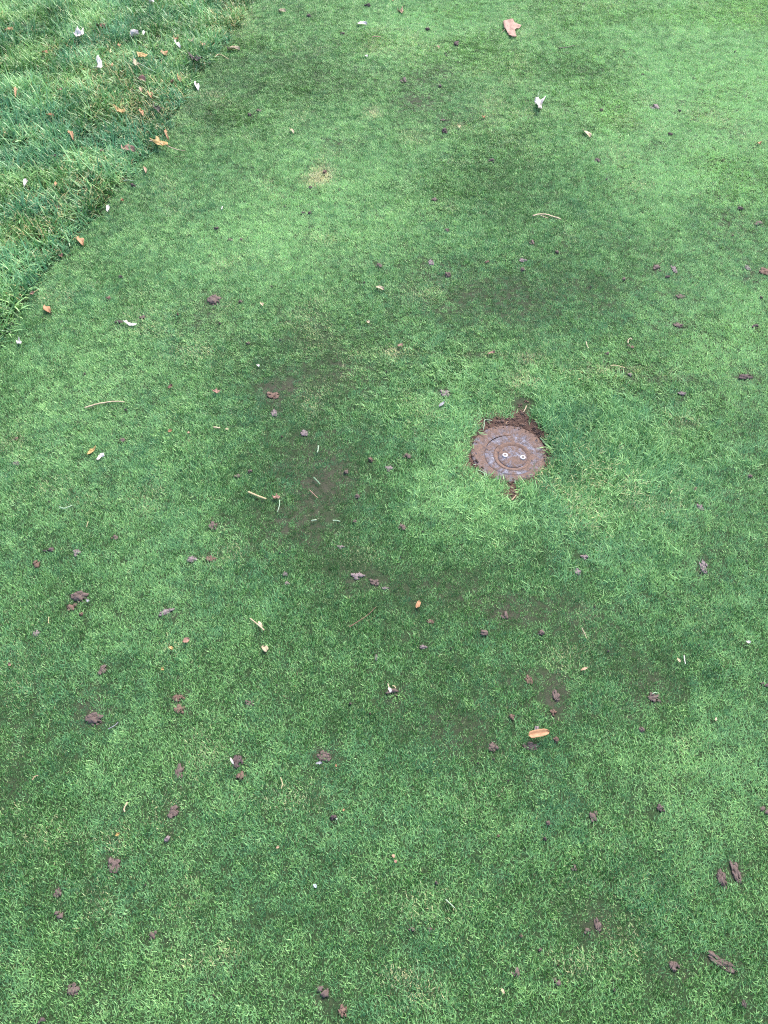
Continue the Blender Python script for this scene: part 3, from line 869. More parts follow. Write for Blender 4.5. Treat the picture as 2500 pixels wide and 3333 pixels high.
SEED = [0]
def leaf(name, cat, label, p0, p1, wpx, mat, shape='lens', curl=0.35, twist=0.2, arch=0.3, lift=None, parent=None, group=None, tip=0.0):
    SEED[0] += 1
    x0, y0, x1, y1 = place_line(*p0, *p1)
    cx, cy = (x0 + x1) / 2, (y0 + y1) / 2
    L = math.hypot(x1 - x0, y1 - y0)
    W = wpx * mpp(cx, cy) * 1.1
    # a strip seen end-on is foreshortened across as well
    dist = math.sqrt(cx * cx + cy * cy + CAM_H ** 2); sn = CAM_H / dist
    ang = math.atan2(y1 - y0, x1 - x0)
    W = W * (1 + (1 / sn - 1) * abs(math.cos(ang)) * 0.6)
    L = L * (1 - 0.25 * abs(math.sin(ang)) * (1 - sn))
    o = leaf_mesh(name, L, W, shape, curl, twist, SEED[0], MAT[mat], parent, arch=arch)
    zz = H(cx, cy) + (lift_at(cx, cy) if lift is None else lift)
    o.location = (cx, cy, zz)
    o.rotation_euler = (random.Random(SEED[0]).uniform(-0.2, 0.2), -tip, ang)
    if parent is None: tag(o, label, cat, group)
    return o

def stick(name, cat, label, pts, rpx, mat, lift=None, taper=0.5, flat=0.7, parent=None, group=None, wob=0.0005):
    SEED[0] += 1
    rnd = random.Random(SEED[0])
    g = [ground_xy(*p) for p in pts]
    cx, cy = sum(p[0] for p in g) / len(g), sum(p[1] for p in g) / len(g)
    # smooth through the points
    out = []
    n = len(g)
    for k in range(n - 1):
        a, b = g[k], g[k + 1]
        pa, pb = g[max(k - 1, 0)], g[min(k + 2, n - 1)]
        for q in range(6):
            t = q / 6
            def cr(i):
                return 0.5 * ((2 * a[i]) + (-pa[i] + b[i]) * t + (2 * pa[i] - 5 * a[i] + 4 * b[i] - pb[i]) * t * t + (-pa[i] + 3 * a[i] - 3 * b[i] + pb[i]) * t ** 3)
            out.append((cr(0), cr(1)))
    out.append(g[-1])
    R = rpx * mpp(cx, cy) * 0.5
    zb = lift_at(cx, cy) if lift is None else lift
    loc = Vector((cx, cy, H(cx, cy) + zb)) if parent is None else Vector((0, 0, 0))
    if parent is not None:
        base = parent.matrix_basis.translation if parent.parent is None else Vector()
        loc = base
    N = len(out)
    P3 = []
    for k, (x, y) in enumerate(out):
        z = H(x, y) + zb + rnd.uniform(-wob, wob)
        P3.append((x - loc.x, y - loc.y, z - loc.z))
    rad = [R * (1 - taper * (k / (N - 1))) * rnd.uniform(0.88, 1.1) for k in range(N)]
    o = tube_mesh(name, P3, rad, MAT[mat], parent, flat=flat)
    if parent is None:
        o.location = loc
        tag(o, label, cat, group)
    return o

def at3(px, py, lift=None):
    x, y = ground_xy(px, py)
    return Vector((x, y, H(x, y) + (lift_at(x, y) if lift is None else lift)))

def photo_outline(c, pts, k_y=None):
    """outline given in photo pixels about c -> metres on the ground about c"""
    cx, cy = ground_xy(*c)
    return [Vector((ground_xy(*p)[0] - cx, ground_xy(*p)[1] - cy)) for p in pts]

def torn_leaf(name, cat, label, c, pts, mat, seed, crumple, cup, stems=(), squash=0.85, lift=None, veins=()):
    loc = at3(*c, lift=lift)
    root = empty(name, loc); tag(root, label, cat)
    o = photo_outline(c, pts)
    o = [Vector((p.x, p.y * squash)) for p in o]
    sc = max(p.length for p in o)
    star_mesh('leaf_blade', [p / sc for p in o], sc, MAT[mat], root, seed, crumple, cup)
    for pp, w, mt in stems: stick('stem', None, None, pp, w, mt, parent=root, lift=(lift if lift is not None else lift_at(loc.x, loc.y)) + 0.001)
    return root

# the big dry leaf at the top
torn_leaf('dry_leaf', 'leaf', 'largest dry brown pink leaf, torn in three lobes, on the bright turf at the top', (1662,100),
  [(1637,75),(1650,73),(1668,76),(1675,82),(1684,85),(1696,92),(1689,98),(1681,102),(1675,108),(1677,116),(1681,131),(1670,132),(1659,129),(1653,118),(1647,108),(1640,97),(1637,85)],
  'pink', 3, 0.10, 0.07, stems=[([(1656,88),(1640,106),(1628,116)], 2.2, 'brown')], squash=0.95, lift=0.010)
# white torn leaf
torn_leaf('white_torn_leaf', 'leaf', 'white torn leaf with spread points and a thin stalk, below the big dry leaf', (1750,352),
  [(1737,343),(1743,336),(1752,334),(1762,336),(1775,329),(1768,340),(1762,347),(1761,358),(1764,369),(1757,371),(1749,380),(1749,368),(1745,360),(1738,358),(1742,350)],
  'white', 5, 0.28, 0.3, stems=[([(1750,335),(1750,320),(1754,306)], 2.2, 'palegreen')], squash=0.9, lift=0.012)
# cream star leaf with the long stalk at the mowing edge
torn_leaf('stalked_leaf', 'leaf', 'orange and cream pointed leaf with a long curved pale stalk at the mowing edge', (530,490),
  [(492,480),(512,482),(515,470),(522,472),(528,480),(540,481),(552,490),(553,500),(545,503),(536,497),(528,494),(520,492),(524,504),(516,494),(508,486)],
  'gold', 7, 0.2, 0.25, stems=[([(548,497),(565,505),(585,511),(608,513)], 3.6, 'cream'), ([(492,481),(512,484),(535,493)], 5.0, 'cream')], squash=0.9, lift=0.026)
# golden / white leaf in the rough
torn_leaf('golden_leaf', 'leaf', 'golden and cream crumpled leaf in the middle of the long grass', (396,382),
  [(377,368),(388,373),(398,378),(408,376),(417,389),(404,392),(393,391),(382,394),(388,385)], 'gold', 9, 0.2, 0.3, squash=0.9, lift=0.028)
torn_leaf('white_curled_leaf', 'leaf', 'white and brown curled leaf in the long grass at upper left', (265,139),
  [(247,136),(256,132),(264,127),(272,134),(282,128),(280,138),(273,146),(263,152),(255,145)], 'white', 11, 0.3, 0.5, squash=1, lift=0.03)
torn_leaf('white_curled_leaf', 'leaf', 'white hooked petal shaped like a boomerang in the long grass', (331,242),
  [(322,230),(332,225),(340,232),(341,243),(333,250),(322,257),(315,252),(324,246),(330,240),(326,236)], 'white', 12, 0.2, 0.4, squash=1, lift=0.03)
torn_leaf('golden_leaf', 'leaf', 'yellow gold leaf above the cream leaf with a blade stalk', (470,203),
  [(450,196),(462,193),(474,197),(488,204),(480,211),(468,210),(456,207)], 'gold', 13, 0.25, 0.2, squash=1, lift=0.028)
torn_leaf('cream_leaf', 'leaf', 'cream leaf with a pale green stalk under the yellow gold leaf', (449,230),
  [(440,218),(447,222),(455,228),(464,234),(456,240),(446,237),(438,230)], 'cream', 14, 0.2, 0.3, stems=[([(460,232),(485,245),(512,258)], 3.5, 'palegreen')], squash=1, lift=0.028)
torn_leaf('white_flower', 'flower', 'small white blossom scrap at the left edge where long grass ends', (68,1125),
  [(60,1121),(66,1122),(69,1113),(72,1121),(77,1126),(72,1133),(64,1134),(60,1128)], 'white', 15, 0.3, 0.5, squash=1)
torn_leaf('pink_leaf_chip', 'leaf', 'small pink star shaped leaf chip on the left of the green', (708,1282),
  [(690,1281),(703,1279),(706,1272),(711,1279),(722,1281),(712,1286),(707,1291),(701,1285)], 'pink', 16, 0.2, 0.3, squash=1)
torn_leaf('golden_curled_leaf', 'leaf', 'golden curled leaf scrap directly above the white curled chip', (302,1477),
  [(290,1494),(290,1482),(297,1472),(306,1468),(319,1464),(312,1473),(304,1480),(297,1486)], 'gold', 17, 0.25, 0.4, squash=1)
torn_leaf('white_curled_chip', 'leaf', 'white curled chip below the golden curled scrap on the left green', (330,1496),
  [(317,1505),(322,1494),(331,1486),(344,1486),(344,1494),(336,1493),(330,1500),(325,1507)], 'white', 18, 0.25, 0.4, squash=1)
torn_leaf('red_flower_scrap', 'flower', 'reddish dry blossom scrap right of the straw stick', (900,1623),
  [(888,1620),(897,1619),(900,1611),(905,1618),(914,1622),(908,1629),(900,1627),(890,1627)], 'pink', 19, 0.3, 0.3, squash=1)
torn_leaf('white_feathery_twig', 'twig', 'white feathery scrap pointing right on the left of the green', (428,1064),
  [(404,1058),(416,1058),(424,1062),(432,1064),(440,1065),(451,1069),(440,1074),(430,1073),(423,1071),(416,1066)], 'white', 20, 0.15, 0.2, squash=1)
torn_leaf('tan_curled_leaf', 'leaf', 'tan curled leaf at the top edge, left of the big dry leaf', (1305,42),
  [(1292,37),(1303,38),(1310,31),(1312,41),(1315,52),(1307,49),(1299,43)], 'tan', 21, 0.3, 0.4, squash=0.9)
torn_leaf('dark_curled_leaf', 'leaf', 'dark brown curled leaf with a pale rim at the edge of the long grass', (640,206),
  [(612,194),(628,199),(644,200),(660,207),(664,214),(652,218),(640,212),(625,205)], 'dark', 22, 0.25, 0.5, squash=1, lift=0.022)
torn_leaf('white_curled_petal', 'petal', 'white arched petal at the top of the photo in the long grass', (492,26),
  [(482,9),(495,12),(504,19),(508,32),(500,41),(493,42),(498,32),(494,22),(486,16)], 'white', 23, 0.2, 0.4, squash=1, lift=0.035)

LEAVES = [
 # name, category, label, p0, p1, width px, material, shape, curl
 ('orange_oblong_leaf','leaf','peach orange oblong leaf lying on a mound of soil, lower right of centre',(1714,2408),(1783,2395),25,'orange','oblong',0.12),
 ('orange_chip','leaf','small bright orange chip in the middle of the green',(1357,1988),(1366,1964),15,'orange','oblong',0.2),
 ('cream_chip','leaf','rounded cream pink chip left of middle',(860,2114),(872,2130),20,'cream','oblong',0.3),
 ('orange_chip','leaf','faded orange pink chip upper left of the rounded cream chip',(597,2099),(620,2086),17,'pink','lens',0.2),
 ('teardrop_leaf','leaf','tan orange teardrop leaf near the left edge of the green',(152,1006),(172,1030),16,'orange','drop',0.2),
 ('tapered_leaf','leaf','orange leaf tapering to a dark tip at the mowing edge',(259,780),(276,811),17,'orange','drop',0.3),
 ('white_oval_petal','petal','clean white oval petal standing beside a dark crumb',(355,701),(359,683),12,'white','oblong',0.5),
 ('white_bud_petal','petal','white bud petal with a brown base in the long grass at left',(96,607),(88,632),13,'white','drop',0.5),
 ('white_bell_petal','petal','white bell shaped petal hanging at the mowing edge',(638,273),(649,299),12,'white','drop',0.4),
 ('pink_tan_leaf','leaf','pinkish tan oblong leaf left of the stalked leaf',(403,498),(447,508),17,'pink','seed',0.3),
 ('orange_leaf','leaf','plain orange tan leaf cut by the left edge of the photo',(-6,238),(8,217),24,'tan','oblong',0.2),
 ('orange_leaf','leaf','bright orange leaf right of the yellow gold leaf',(532,180),(549,198),15,'orange','lens',0.3),
 ('orange_leaf','leaf','narrow orange leaf just right of the pinkish leaf in long grass',(486,314),(499,340),11,'orange','lens',0.3),
 ('tan_small_leaf','leaf','small tan leaf left of a narrow orange leaf',(462,302),(468,322),8,'tan','lens',0.3),
 ('pink_leaf','leaf','pinkish tan curled leaf under the cream stalked leaf',(450,274),(482,279),12,'pink','lens',0.4),
 ('orange_leaf','leaf','short orange leaf right of the golden and cream leaf',(463,374),(473,396),11,'orange','seed',0.3),
 ('dry_twig','stem piece','orange brown slanting stem piece under the long grass tufts at left',(230,441),(248,478),10,'orange','seed',0.3),
 ('dry_twig','stem piece','thin orange stem standing near the mowing edge',(541,426),(554,468),7,'orange','seed',0.3),
 ('dry_twig','stem piece','upright orange brown stem near the left edge',(59,302),(59,343),8,'orange','seed',0.3),
 ('dry_twig','stem piece','flat lying orange sliver in the left long grass',(155,391),(184,396),6,'orange','lens',0.3),
 ('white_petal','petal','white petal with a reddish side left of a small upright white petal',(430,136),(457,127),15,'white','oblong',0.5),
 ('white_petal','petal','small upright white petal in the long grass',(473,134),(474,118),8,'white','oblong',0.4),
 ('white_petal','petal','drooping white petal joined to an orange brown scrap',(574,150),(592,173),11,'white','drop',0.5),
 ('brown_scrap','leaf','orange brown scrap above the drooping white petal',(570,137),(584,139),13,'orange','lens',0.4),
 ('cream_petal','petal','cream orange petal, left of a tan one near the mowing edge',(618,145),(634,150),11,'cream','lens',0.4),
 ('tan_curl','leaf','tan curled scrap hanging right of the cream orange petal',(654,152),(670,170),10,'tan','lens',0.4),
 ('brown_leaf','leaf','dull brown leaf sunk in the long grass at the top',(318,100),(350,108),11,'brown','ragged',0.3),
 ('orange_scrap','leaf','two toned orange scrap at the far upper left',(20,120),(52,108),9,'orange','ragged',0.3),
 ('orange_scrap','leaf','small orange fleck in the blue green tuft at upper left',(143,188),(163,185),8,'orange','ragged',0.3),
 ('tan_scrap','leaf','small tan fleck below the blue green tufts at upper left',(195,313),(210,309),6,'tan','lens',0.3),
 ('pink_white_leaf','leaf','pinkish white leaf cut by the top edge of the photo',(668,12),(690,3),16,'white','ragged',0.4),
 ('tan_scrap','leaf','tan scrap near the top edge at the corner of the long grass',(722,12),(740,6),8,'tan','lens',0.3),
 ('red_brown_scrap','leaf','reddish brown stem scrap left of the white bell petal',(560,286),(570,278),10,'brown','ragged',0.3),
 ('red_brown_scrap','leaf','orange brown scrap between a narrow leaf and the white bell petal',(583,258),(594,287),9,'orange','ragged',0.3),
 ('grey_brown_leaf','leaf','dark violet grey shrivelled leaf beside dark soil in the long grass',(506,362),(524,384),15,'dark','ragged',0.5),
 ('orange_fleck','leaf','tiny orange fleck right of the dark violet leaf row',(392,162),(396,170),8,'orange','lens',0.2),
 ('red_fleck','leaf','tiny orange red fleck between the yellow leaf and the white boomerang',(374,225),(371,238),6,'orange','lens',0.2),
 ('orange_sliver','leaf','small orange sliver in the lower long grass',(189,610),(188,628),7,'orange','lens',0.2),
 ('orange_fleck','leaf','orange fleck just above the white oval petal',(394,661),(405,659),9,'orange','lens',0.3),
 ('tan_sliver','leaf','tan sliver below the stalked leaf',(470,548),(478,572),7,'tan','lens',0.3),
 ('brown_scrap','leaf','small brown pink scrap left of the stalked leaf',(330,512),(342,506),10,'pink','ragged',0.3),
 ('dark_scrap','leaf','dark purple scrap in the lower long grass',(181,531),(192,524),10,'dark','ragged',0.3),
 ('brown_scrap','leaf','reddish scrap with a straw through it at the foot of the long grass',(103,972),(116,964),12,'pink','ragged',0.3),
 ('pink_scrap','leaf','little pink scrap in the long grass above the teardrop leaf',(52,855),(60,851),10,'pink','ragged',0.3),
 ('pale_scrap','leaf','pale scrap left of the tapered orange leaf',(198,845),(210,846),10,'pink','ragged',0.3),
 ('tan_seed','seed','flat tan seed lying on short turf next to the long grass',(740,162),(781,161),10,'cream','seed',0.3),
 ('cream_seed','seed','cream seed on the turf at the top, near the long grass',(907,40),(931,38),8,'cream','seed',0.3),
 ('white_speck','petal','tiny white speck left of the dark crumbly clod, top middle',(1187,189),(1198,190),5,'white','oblong',0.2),
 ('white_stick','twig','white flat stick lying level near the top',(1161,83),(1195,83),7,'white','seed',0.2),
 ('tan_scrap','leaf','orange tan scrap cut by the top edge above the curled leaf',(1280,-2),(1279,9),6,'orange','lens',0.2),
 ('tan_scrap','leaf','thin tan scrap right of the dark crumbs in the top middle',(1422,156),(1431,166),5,'tan','lens',0.3),
 ('orange_scrap','leaf','tiny orange bit on dull turf left of the white torn leaf',(1569,383),(1577,389),8,'orange','lens',0.3),
 ('straw_scrap','straw','short straw scrap on the turf left of the tiny orange bit',(1490,410),(1499,422),8,'straw','ragged',0.3),
 ('cream_curl','leaf','cream curled stick with a brown end above the straw spot',(944,427),(959,444),7,'cream','seed',0.4),
 ('tan_oblong_seed','seed','tan oblong seed slanting down right, upper right turf',(1893,434),(1923,459),12,'cream','oblong',0.4),
 ('orange_bit','leaf','tiny orange bit at the far right of the upper turf',(2462,470),(2475,474),9,'orange','lens',0.3),
 ('short_cream_stick','twig','short cream stick slanting on turf left of the dark field',(1223,942),(1252,952),9,'cream','oblong',0.15),
 ('cream_chip','leaf','small cream chip left of the short cream stick',(850,998),(859,1008),9,'cream','lens',0.3),
 ('cream_chip','leaf','small cream chip with a green straw, below the short cream stick',(1193,1056),(1204,1062),8,'cream','lens',0.3),
 ('white_speck','petal','tiny white chip above the reddish bare patch',(839,1197),(846,1202),7,'white','oblong',0.2),
 ('red_scrap','leaf','reddish scrap on the dead arc above left of the sprinkler',(1293,1139),(1312,1132),10,'pink','ragged',0.3),
 ('rust_scrap','leaf','rust coloured scrap on the dead arc above the sprinkler',(1585,1160),(1610,1153),10,'pink','ragged',0.3),
 ('brown_chip','leaf','long brown chip beside a dark crumb left of the pink star chip',(550,1275),(565,1264),10,'brown','oblong',0.3),
 ('orange_chip','leaf','small orange chip up left of a tiny tan one',(551,1416),(562,1407),10,'orange','drop',0.3),
 ('tan_chip','leaf','tiny tan chip right of a small orange one',(614,1419),(617,1411),6,'tan','lens',0.2),
 ('straw_bit','straw','tiny straw chip at the right end of the short cream straw',(735,1403),(745,1402),6,'cream','oblong',0.2),
 ('grey_chip','feather','pale violet grey feathery chip between the worm cast and the sprinkler',(1429,1334),(1447,1317),10,'grey','drop',0.3),
 ('cream_flake','leaf','cream flake caught on the thin straw left of middle',(846,2040),(860,2060),8,'cream','drop',0.2),
 ('pink_bit','leaf','tiny pink bit near the left edge, middle height of lower half',(30,2170),(38,2163),11,'pink','lens',0.3),
 ('pink_fleck','petal','pale pinkish fleck on the mauve clod with a straw',(1266,2252),(1272,2270),10,'white','ragged',0.3),
 ('tan_chip','leaf','small cream tan chip low at the right, below a scrap of dark turf',(2200,2148),(2210,2163),8,'cream','lens',0.2),
 ('cream_sliver','leaf','cream sliver in yellowish turf at lower right',(2324,2352),(2328,2340),6,'cream','lens',0.2),
 ('pale_pink_chip','leaf','pale pink chip near the right edge in the lower half',(2422,2095),(2438,2098),9,'white','ragged',0.3),
 ('tan_chip','leaf','brown tan twig like chip in the dull turf above the mauve clod, right',(1885,2190),(1910,2180),8,'tan','lens',0.2),
 ('yellow_bit','leaf','yellowish bit above the broad mauve cast at lower left',(378,2722),(392,2715),10,'gold','ragged',0.3),
 ('tan_chip','leaf','tiny tan chip in plain turf left of the lower middle',(900,2764),(910,2757),8,'tan','lens',0.2),
 ('pale_blue_flake','flake','pale bluish white flake in plain turf, lower middle',(1021,2880),(1031,2892),12,'blue','ragged',0.2),
 ('white_streak','petal','white streak lying on the shiny black lump',(755,2478),(766,2500),6,'white','lens',0.3),
 ('white_fleck','petal','tiny white fleck beside the dark clod in the lower middle',(1094,2668),(1100,2671),6,'palegreen','lens',0.2),
 ('orange_fleck','leaf','tiny orange fleck upper right of the dark clod with a white fleck',(1117,2645),(1121,2637),6,'orange','lens',0.2),
 ('orange_red_fleck','leaf','tiny orange red fleck right of the brown cast with pale crumbs',(1092,2499),(1098,2496),8,'orange','lens',0.2),
 ('orange_chip','leaf','small tan orange chip in the lower middle of the green',(1278,2784),(1283,2796),10,'tan','drop',0.2),
 ('brown_chip','leaf','small brown chip just below the tan orange chip',(1286,2801),(1289,2812),9,'pink','lens',0.2),
 ('tan_seed','seed','slender tan seed near the bottom middle',(1631,3219),(1640,3236),9,'cream','drop',0.2),
 ('pale_crumb','chip','pale grey crumbs at the foot of the brown cast, lower middle',(1028,2491),(1050,2489),9,'grey','ragged',0.2),
 ('white_fleck','petal','white fleck stuck to the right side of the big crumbly cluster',(286,1956),(290,1964),9,'grey','ragged',0.2),
 ('yellow_scrap','leaf','yellowish leaf bit above the faded orange chip',(553,2112),(568,2120),9,'gold','ragged',0.3),
 ('yellow_bit','leaf','pale yellow bit in turf left of the grey brown cast',(527,2188),(537,2182),10,'gold','ragged',0.2),
]
for (nm, ct, lab, p0, p1, w, mt, sh, cu) in LEAVES:
    kw = {}
    if nm == 'orange_oblong_leaf': kw = dict(lift=0.021, arch=0.1, twist=0.05)
    if nm in ('pink_fleck', 'white_streak', 'cream_flake'): kw = dict(lift=0.019)
    if nm == 'white_oval_petal': kw = dict(lift=0.013)
    leaf(nm, ct, lab, p0, p1, w, mt, sh, cu, **kw)

STICKS = [
 ('curved_straw','straw','long curved cream straw lying on the left of the green',[(279,1334),(315,1325),(352,1318),(385,1315),(408,1317)],6.5,'cream',0.35),
 ('straw_stick','straw','straight pale straw stick slanting down right, left of middle',[(809,1606),(838,1618),(867,1629)],7.5,'straw',0.1),
 ('short_straw','straw','short cream straw lying level, above the mauve brown clods',[(697,1397),(708,1398),(718,1399)],6,'cream',0.1),
 ('straw_with_tip','straw','thin pale straw with a thick end above the rounded cream chip',[(816,2022),(836,2038),(850,2050),(862,2061)],4,'cream',-0.5),
 ('curved_twig','twig','curved cream twig at right of the upper middle, upper of a pair',[(1733,711),(1752,706),(1775,706),(1800,713),(1824,722)],5.5,'cream',0.1),
 ('short_twig','twig','short pale twig tucked under the curved cream twig',[(1758,709),(1770,714),(1783,719)],3.5,'cream',0.3),
 ('dark_twig','twig','dark twig with a knob lying below the big dry leaf',[(1818,163),(1840,161),(1868,155)],4.5,'dark',0.5),
 ('brown_twig','twig','thin brown twig slanting up right in the middle of the green',[(1137,2051),(1160,2036),(1185,2020),(1205,2004),(1223,1985)],3.8,'brown',0.4),
 ('red_straw','straw','thin reddish straw in the dark turf left of the sprinkler',[(1008,1598),(1022,1612),(1036,1626)],3.2,'pink',0.3),
 ('green_twig','stem piece','yellow green stem hanging under the reddish blossom scrap',[(911,1632),(910,1650),(904,1672)],4.2,'palegreen',0.4),
 ('grass_clipping','clipping','blue green clipping above the thin reddish straw',[(1037,1455),(1036,1466),(1033,1477)],5,'palegreen',0.2),
 ('grass_clipping','clipping','pale clipping, left of a pair below the thin reddish straw',[(1014,1700),(1023,1698),(1031,1697)],4.5,'palegreen',0.1),
 ('grass_clipping','clipping','pale clipping, right of a pair below the thin reddish straw',[(1084,1699),(1096,1699),(1108,1702)],5,'palegreen',0.2),
 ('grass_clipping','clipping','slanting green clipping above the left one of a pale pair',[(1021,1557),(1032,1568),(1043,1580)],5,'green',0.2),
 ('grass_clipping','clipping','pale green twisted clipping on the left of the green',[(197,1657),(212,1661),(225,1657),(238,1651)],5,'palegreen',0.3),
 ('thin_straw','straw','upright thin straw below the pale green twisted clipping',[(290,1703),(287,1712),(285,1722)],3,'straw',0.3),
 ('thin_straw','straw','thin upright straw left above the big crumbly cluster',[(162,2012),(160,2024),(161,2033)],3.5,'straw',0.3),
 ('straw_curl','straw','curled pale straw stuck in the mauve clod of the middle',[(1262,2238),(1266,2250),(1272,2262)],4,'cream',0.3),
 ('straw_curl','straw','small yellowish curl on the right of the mauve clod of the middle',[(1277,2246),(1284,2247),(1287,2254)],4,'straw',0.2),
 ('straw_loop','straw','white straw loop standing over a brown clod on the right',[(2042,1124),(2043,1114),(2050,1108),(2055,1113)],3.5,'cream',0.1),
 ('thin_straw','straw','thin upright straw left of the straw loop',[(1906,1118),(1909,1130),(1914,1141)],3,'cream',0.3),
 ('straw_arc','straw','pale straw arc on the dead band above right of the sprinkler',[(1985,1198),(2000,1197),(2018,1201),(2032,1206)],4,'straw',0.2),
 ('thin_straw','stem piece','squiggly pale stem in the lower middle of the green',[(914,2536),(918,2545),(921,2558),(917,2572)],4,'straw',0.2),
 ('pale_twig','twig','thin pale Y shaped twig at lower left',[(418,2614),(412,2626),(407,2636),(409,2646)],4,'cream',-0.3),
 ('pale_twig','twig','faint grey twig right of the bare dark area at lower left',[(356,2376),(368,2371),(380,2363),(388,2354)],3.5,'grey',0.4),
 ('brown_twig','twig','bent brown twig near the left edge in the lower part',[(108,2542),(118,2530),(128,2528)],4,'tan',0.3),
 ('white_twig','twig','whitish twig lying on a dark clod at the mowing edge',[(405,596),(418,594),(436,596)],4,'palegreen',0.3),
 ('thin_straw','straw','straw stem through the reddish scrap at the foot of the long grass',[(104,970),(118,960),(131,953)],3,'straw',0.3),
 ('pale_sliver','straw','small pale sliver on the left green, near the three clods',[(722,686),(725,676)],3.5,'white',0.3),
 ('pale_stick','straw','faint pale stick below the white flat stick near the top',[(1211,126),(1225,125),(1240,127)],4,'tan',0.3),
 ('curved_straw','straw','pale curved straw on the border right of the long grass',[(700,190),(712,180),(726,184),(744,194)],3.5,'straw',0.3),
 ('grass_clipping','clipping','pale flat blade on the brown clod, crumbly one at lower right',[(2120,2264),(2128,2260),(2136,2262)],4,'palegreen',0.2),
 ('white_thread','straw','thin white straw in dark turf right, beside a tan chip',[(2222,2140),(2224,2155),(2227,2168)],3.2,'white',0.3),
 ('tan_thread','straw','thin tan straw in the dark turf right of the sprinkler foot',[(1890,2052),(1898,2068),(1906,2086)],3,'cream',0.3),
 ('pale_clipping','clipping','pale green clipping with a split end, lower middle right',[(1450,2930),(1463,2942),(1480,2958)],4.5,'palegreen',0.3),
 ('grass_clipping','clipping','loose straw coloured blade slanting over the left of the sprinkler',[(1541,1513),(1557,1503),(1568,1492),(1576,1477)],3.6,'palegreen',0.3),
 ('grass_clipping','clipping','angled straw coloured blade at the upper left rim of the sprinkler',[(1602,1367),(1578,1367),(1576,1385),(1569,1408)],3.4,'palegreen',0.2),
 ('grass_clipping','clipping','short pale blade reaching on to the sprinkler at its lower rim',[(1669,1551),(1674,1560),(1680,1570)],4.5,'palegreen',0.2),
 ('grass_clipping','clipping','pale blade on the soil at the lower left rim of the sprinkler',[(1553,1527),(1566,1531),(1575,1538),(1579,1552)],4,'palegreen',0.2),
 ('grass_clipping','clipping','long blue green blade over the bare soil right of the sprinkler',[(1759,1423),(1775,1442),(1792,1464)],5.2,'green',0.3),
 ('grass_clipping','clipping','second blue green blade over the soil right of the sprinkler, lower one',[(1794,1452),(1802,1467),(1809,1482)],5,'green',0.2),
 ('grass_clipping','clipping','straw blade at the lower right rim of the sprinkler',[(1727,1539),(1742,1544),(1755,1542),(1768,1533)],4,'straw',0.3),
 ('root_thread','root','pale root thread in the bare soil above the sprinkler',[(1712,1330),(1708,1340),(1702,1350)],4,'cream',0.3),
 ('root_thread','root','short pale root chip on the soil right above the sprinkler',[(1777,1421),(1785,1420),(1792,1422)],5.5,'cream',0.1),
 ('root_thread','root','pale root chip in the soil channel below the sprinkler',[(1664,1637),(1670,1630),(1677,1622)],5,'tan',0.3),
 ('root_thread','root','thin curved root on the dark soil at the upper rim of the sprinkler',[(1647,1382),(1648,1374),(1652,1368)],2.6,'tan',0.3),
]
for (nm, ct, lab, pts, w, mt, tp) in STICKS:
    lift = None
    x, y = ground_xy(*pts[0])
    if math.hypot(x - HEAD[0], y - HEAD[1]) < 0.13: lift = 0.004 if nm != 'root_thread' else 0.001
    if nm == 'straw_curl': lift = 0.016
    stick(nm, ct, lab, pts, w, mt, lift, tp)
# fallen twig knob

# ------------------------------------------------------------------ the sward
def blade(vs, fs, at1, at2, al, base, ang, lean, L, W, bend, r1, r2, segs):
    """one leaf blade: a tapering strip that leans and bends over"""
    dx, dy = math.cos(ang), math.sin(ang)
    # blade face turned by a random yaw about its own axis
    sy = r2 * 2.4 - 1.2
    sx_, sy_ = -dy * math.cos(sy) + dx * math.sin(sy) * 0.6, dx * math.cos(sy) + dy * math.sin(sy) * 0.6
    p = Vector(base); th = lean
    s0 = len(vs)
    for k in range(segs + 1):
        t = k / segs
        w = W * (1 - t ** 2.2) * 0.5 if k < segs else W * 0.06
        w = max(w, W * 0.05)
        tilt = math.sin(sy) * 0.5
        vs.append((p.x - sx_ * w, p.y - sy_ * w, p.z - tilt * w)); vs.append((p.x + sx_ * w, p.y + sy_ * w, p.z + tilt * w))
        at1 += [r1, r1]; at2 += [r2, r2]; al += [t, t]
        st = L / segs
        p = p + Vector((dx * math.sin(th), dy * math.sin(th), math.cos(th))) * st
        th = min(th + bend / segs, 1.75)
    for k in range(segs):
        a = s0 + 2 * k
        fs.append((a, a + 1, a + 3, a + 2))

def tuft(name, n, radius, L0, L1, W0, W1, lean0, lean1, bend, mat, seed, segs=3, aniso=0.35):
    rnd = random.Random(seed)
    vs, fs, a1, a2, al = [], [], [], [], []
    for k in range(n):
        r = radius * math.sqrt(rnd.random()); t = rnd.uniform(0, 6.283)
        # leaning mostly to +y of the tuft, the rest anyhow
        ang = rnd.gauss(math.pi / 2, 0.65) if rnd.random() < aniso else rnd.uniform(0, 6.283)
        blade(vs, fs, a1, a2, al, (r * math.cos(t), r * math.sin(t), -0.002), ang, rnd.uniform(lean0, lean1),
              rnd.uniform(L0, L1), rnd.uniform(W0, W1), rnd.uniform(0.1, bend), rnd.random(), rnd.random(), segs)
    me = bpy.data.meshes.new(name)
    me.from_pydata(vs, [], fs)
    for nm, dat in (('blade', a1), ('blade2', a2), ('along', al)):
        a = me.attributes.new(nm, 'FLOAT', 'POINT'); a.data.foreach_set('value', dat)
    me.materials.append(mat)
    return bpy.data.objects.new(name, me)

def library(name, objs):
    c = bpy.data.collections.new(name)          # kept out of the scene, only read by the scatter
    for o in objs: c.objects.link(o)
    return c

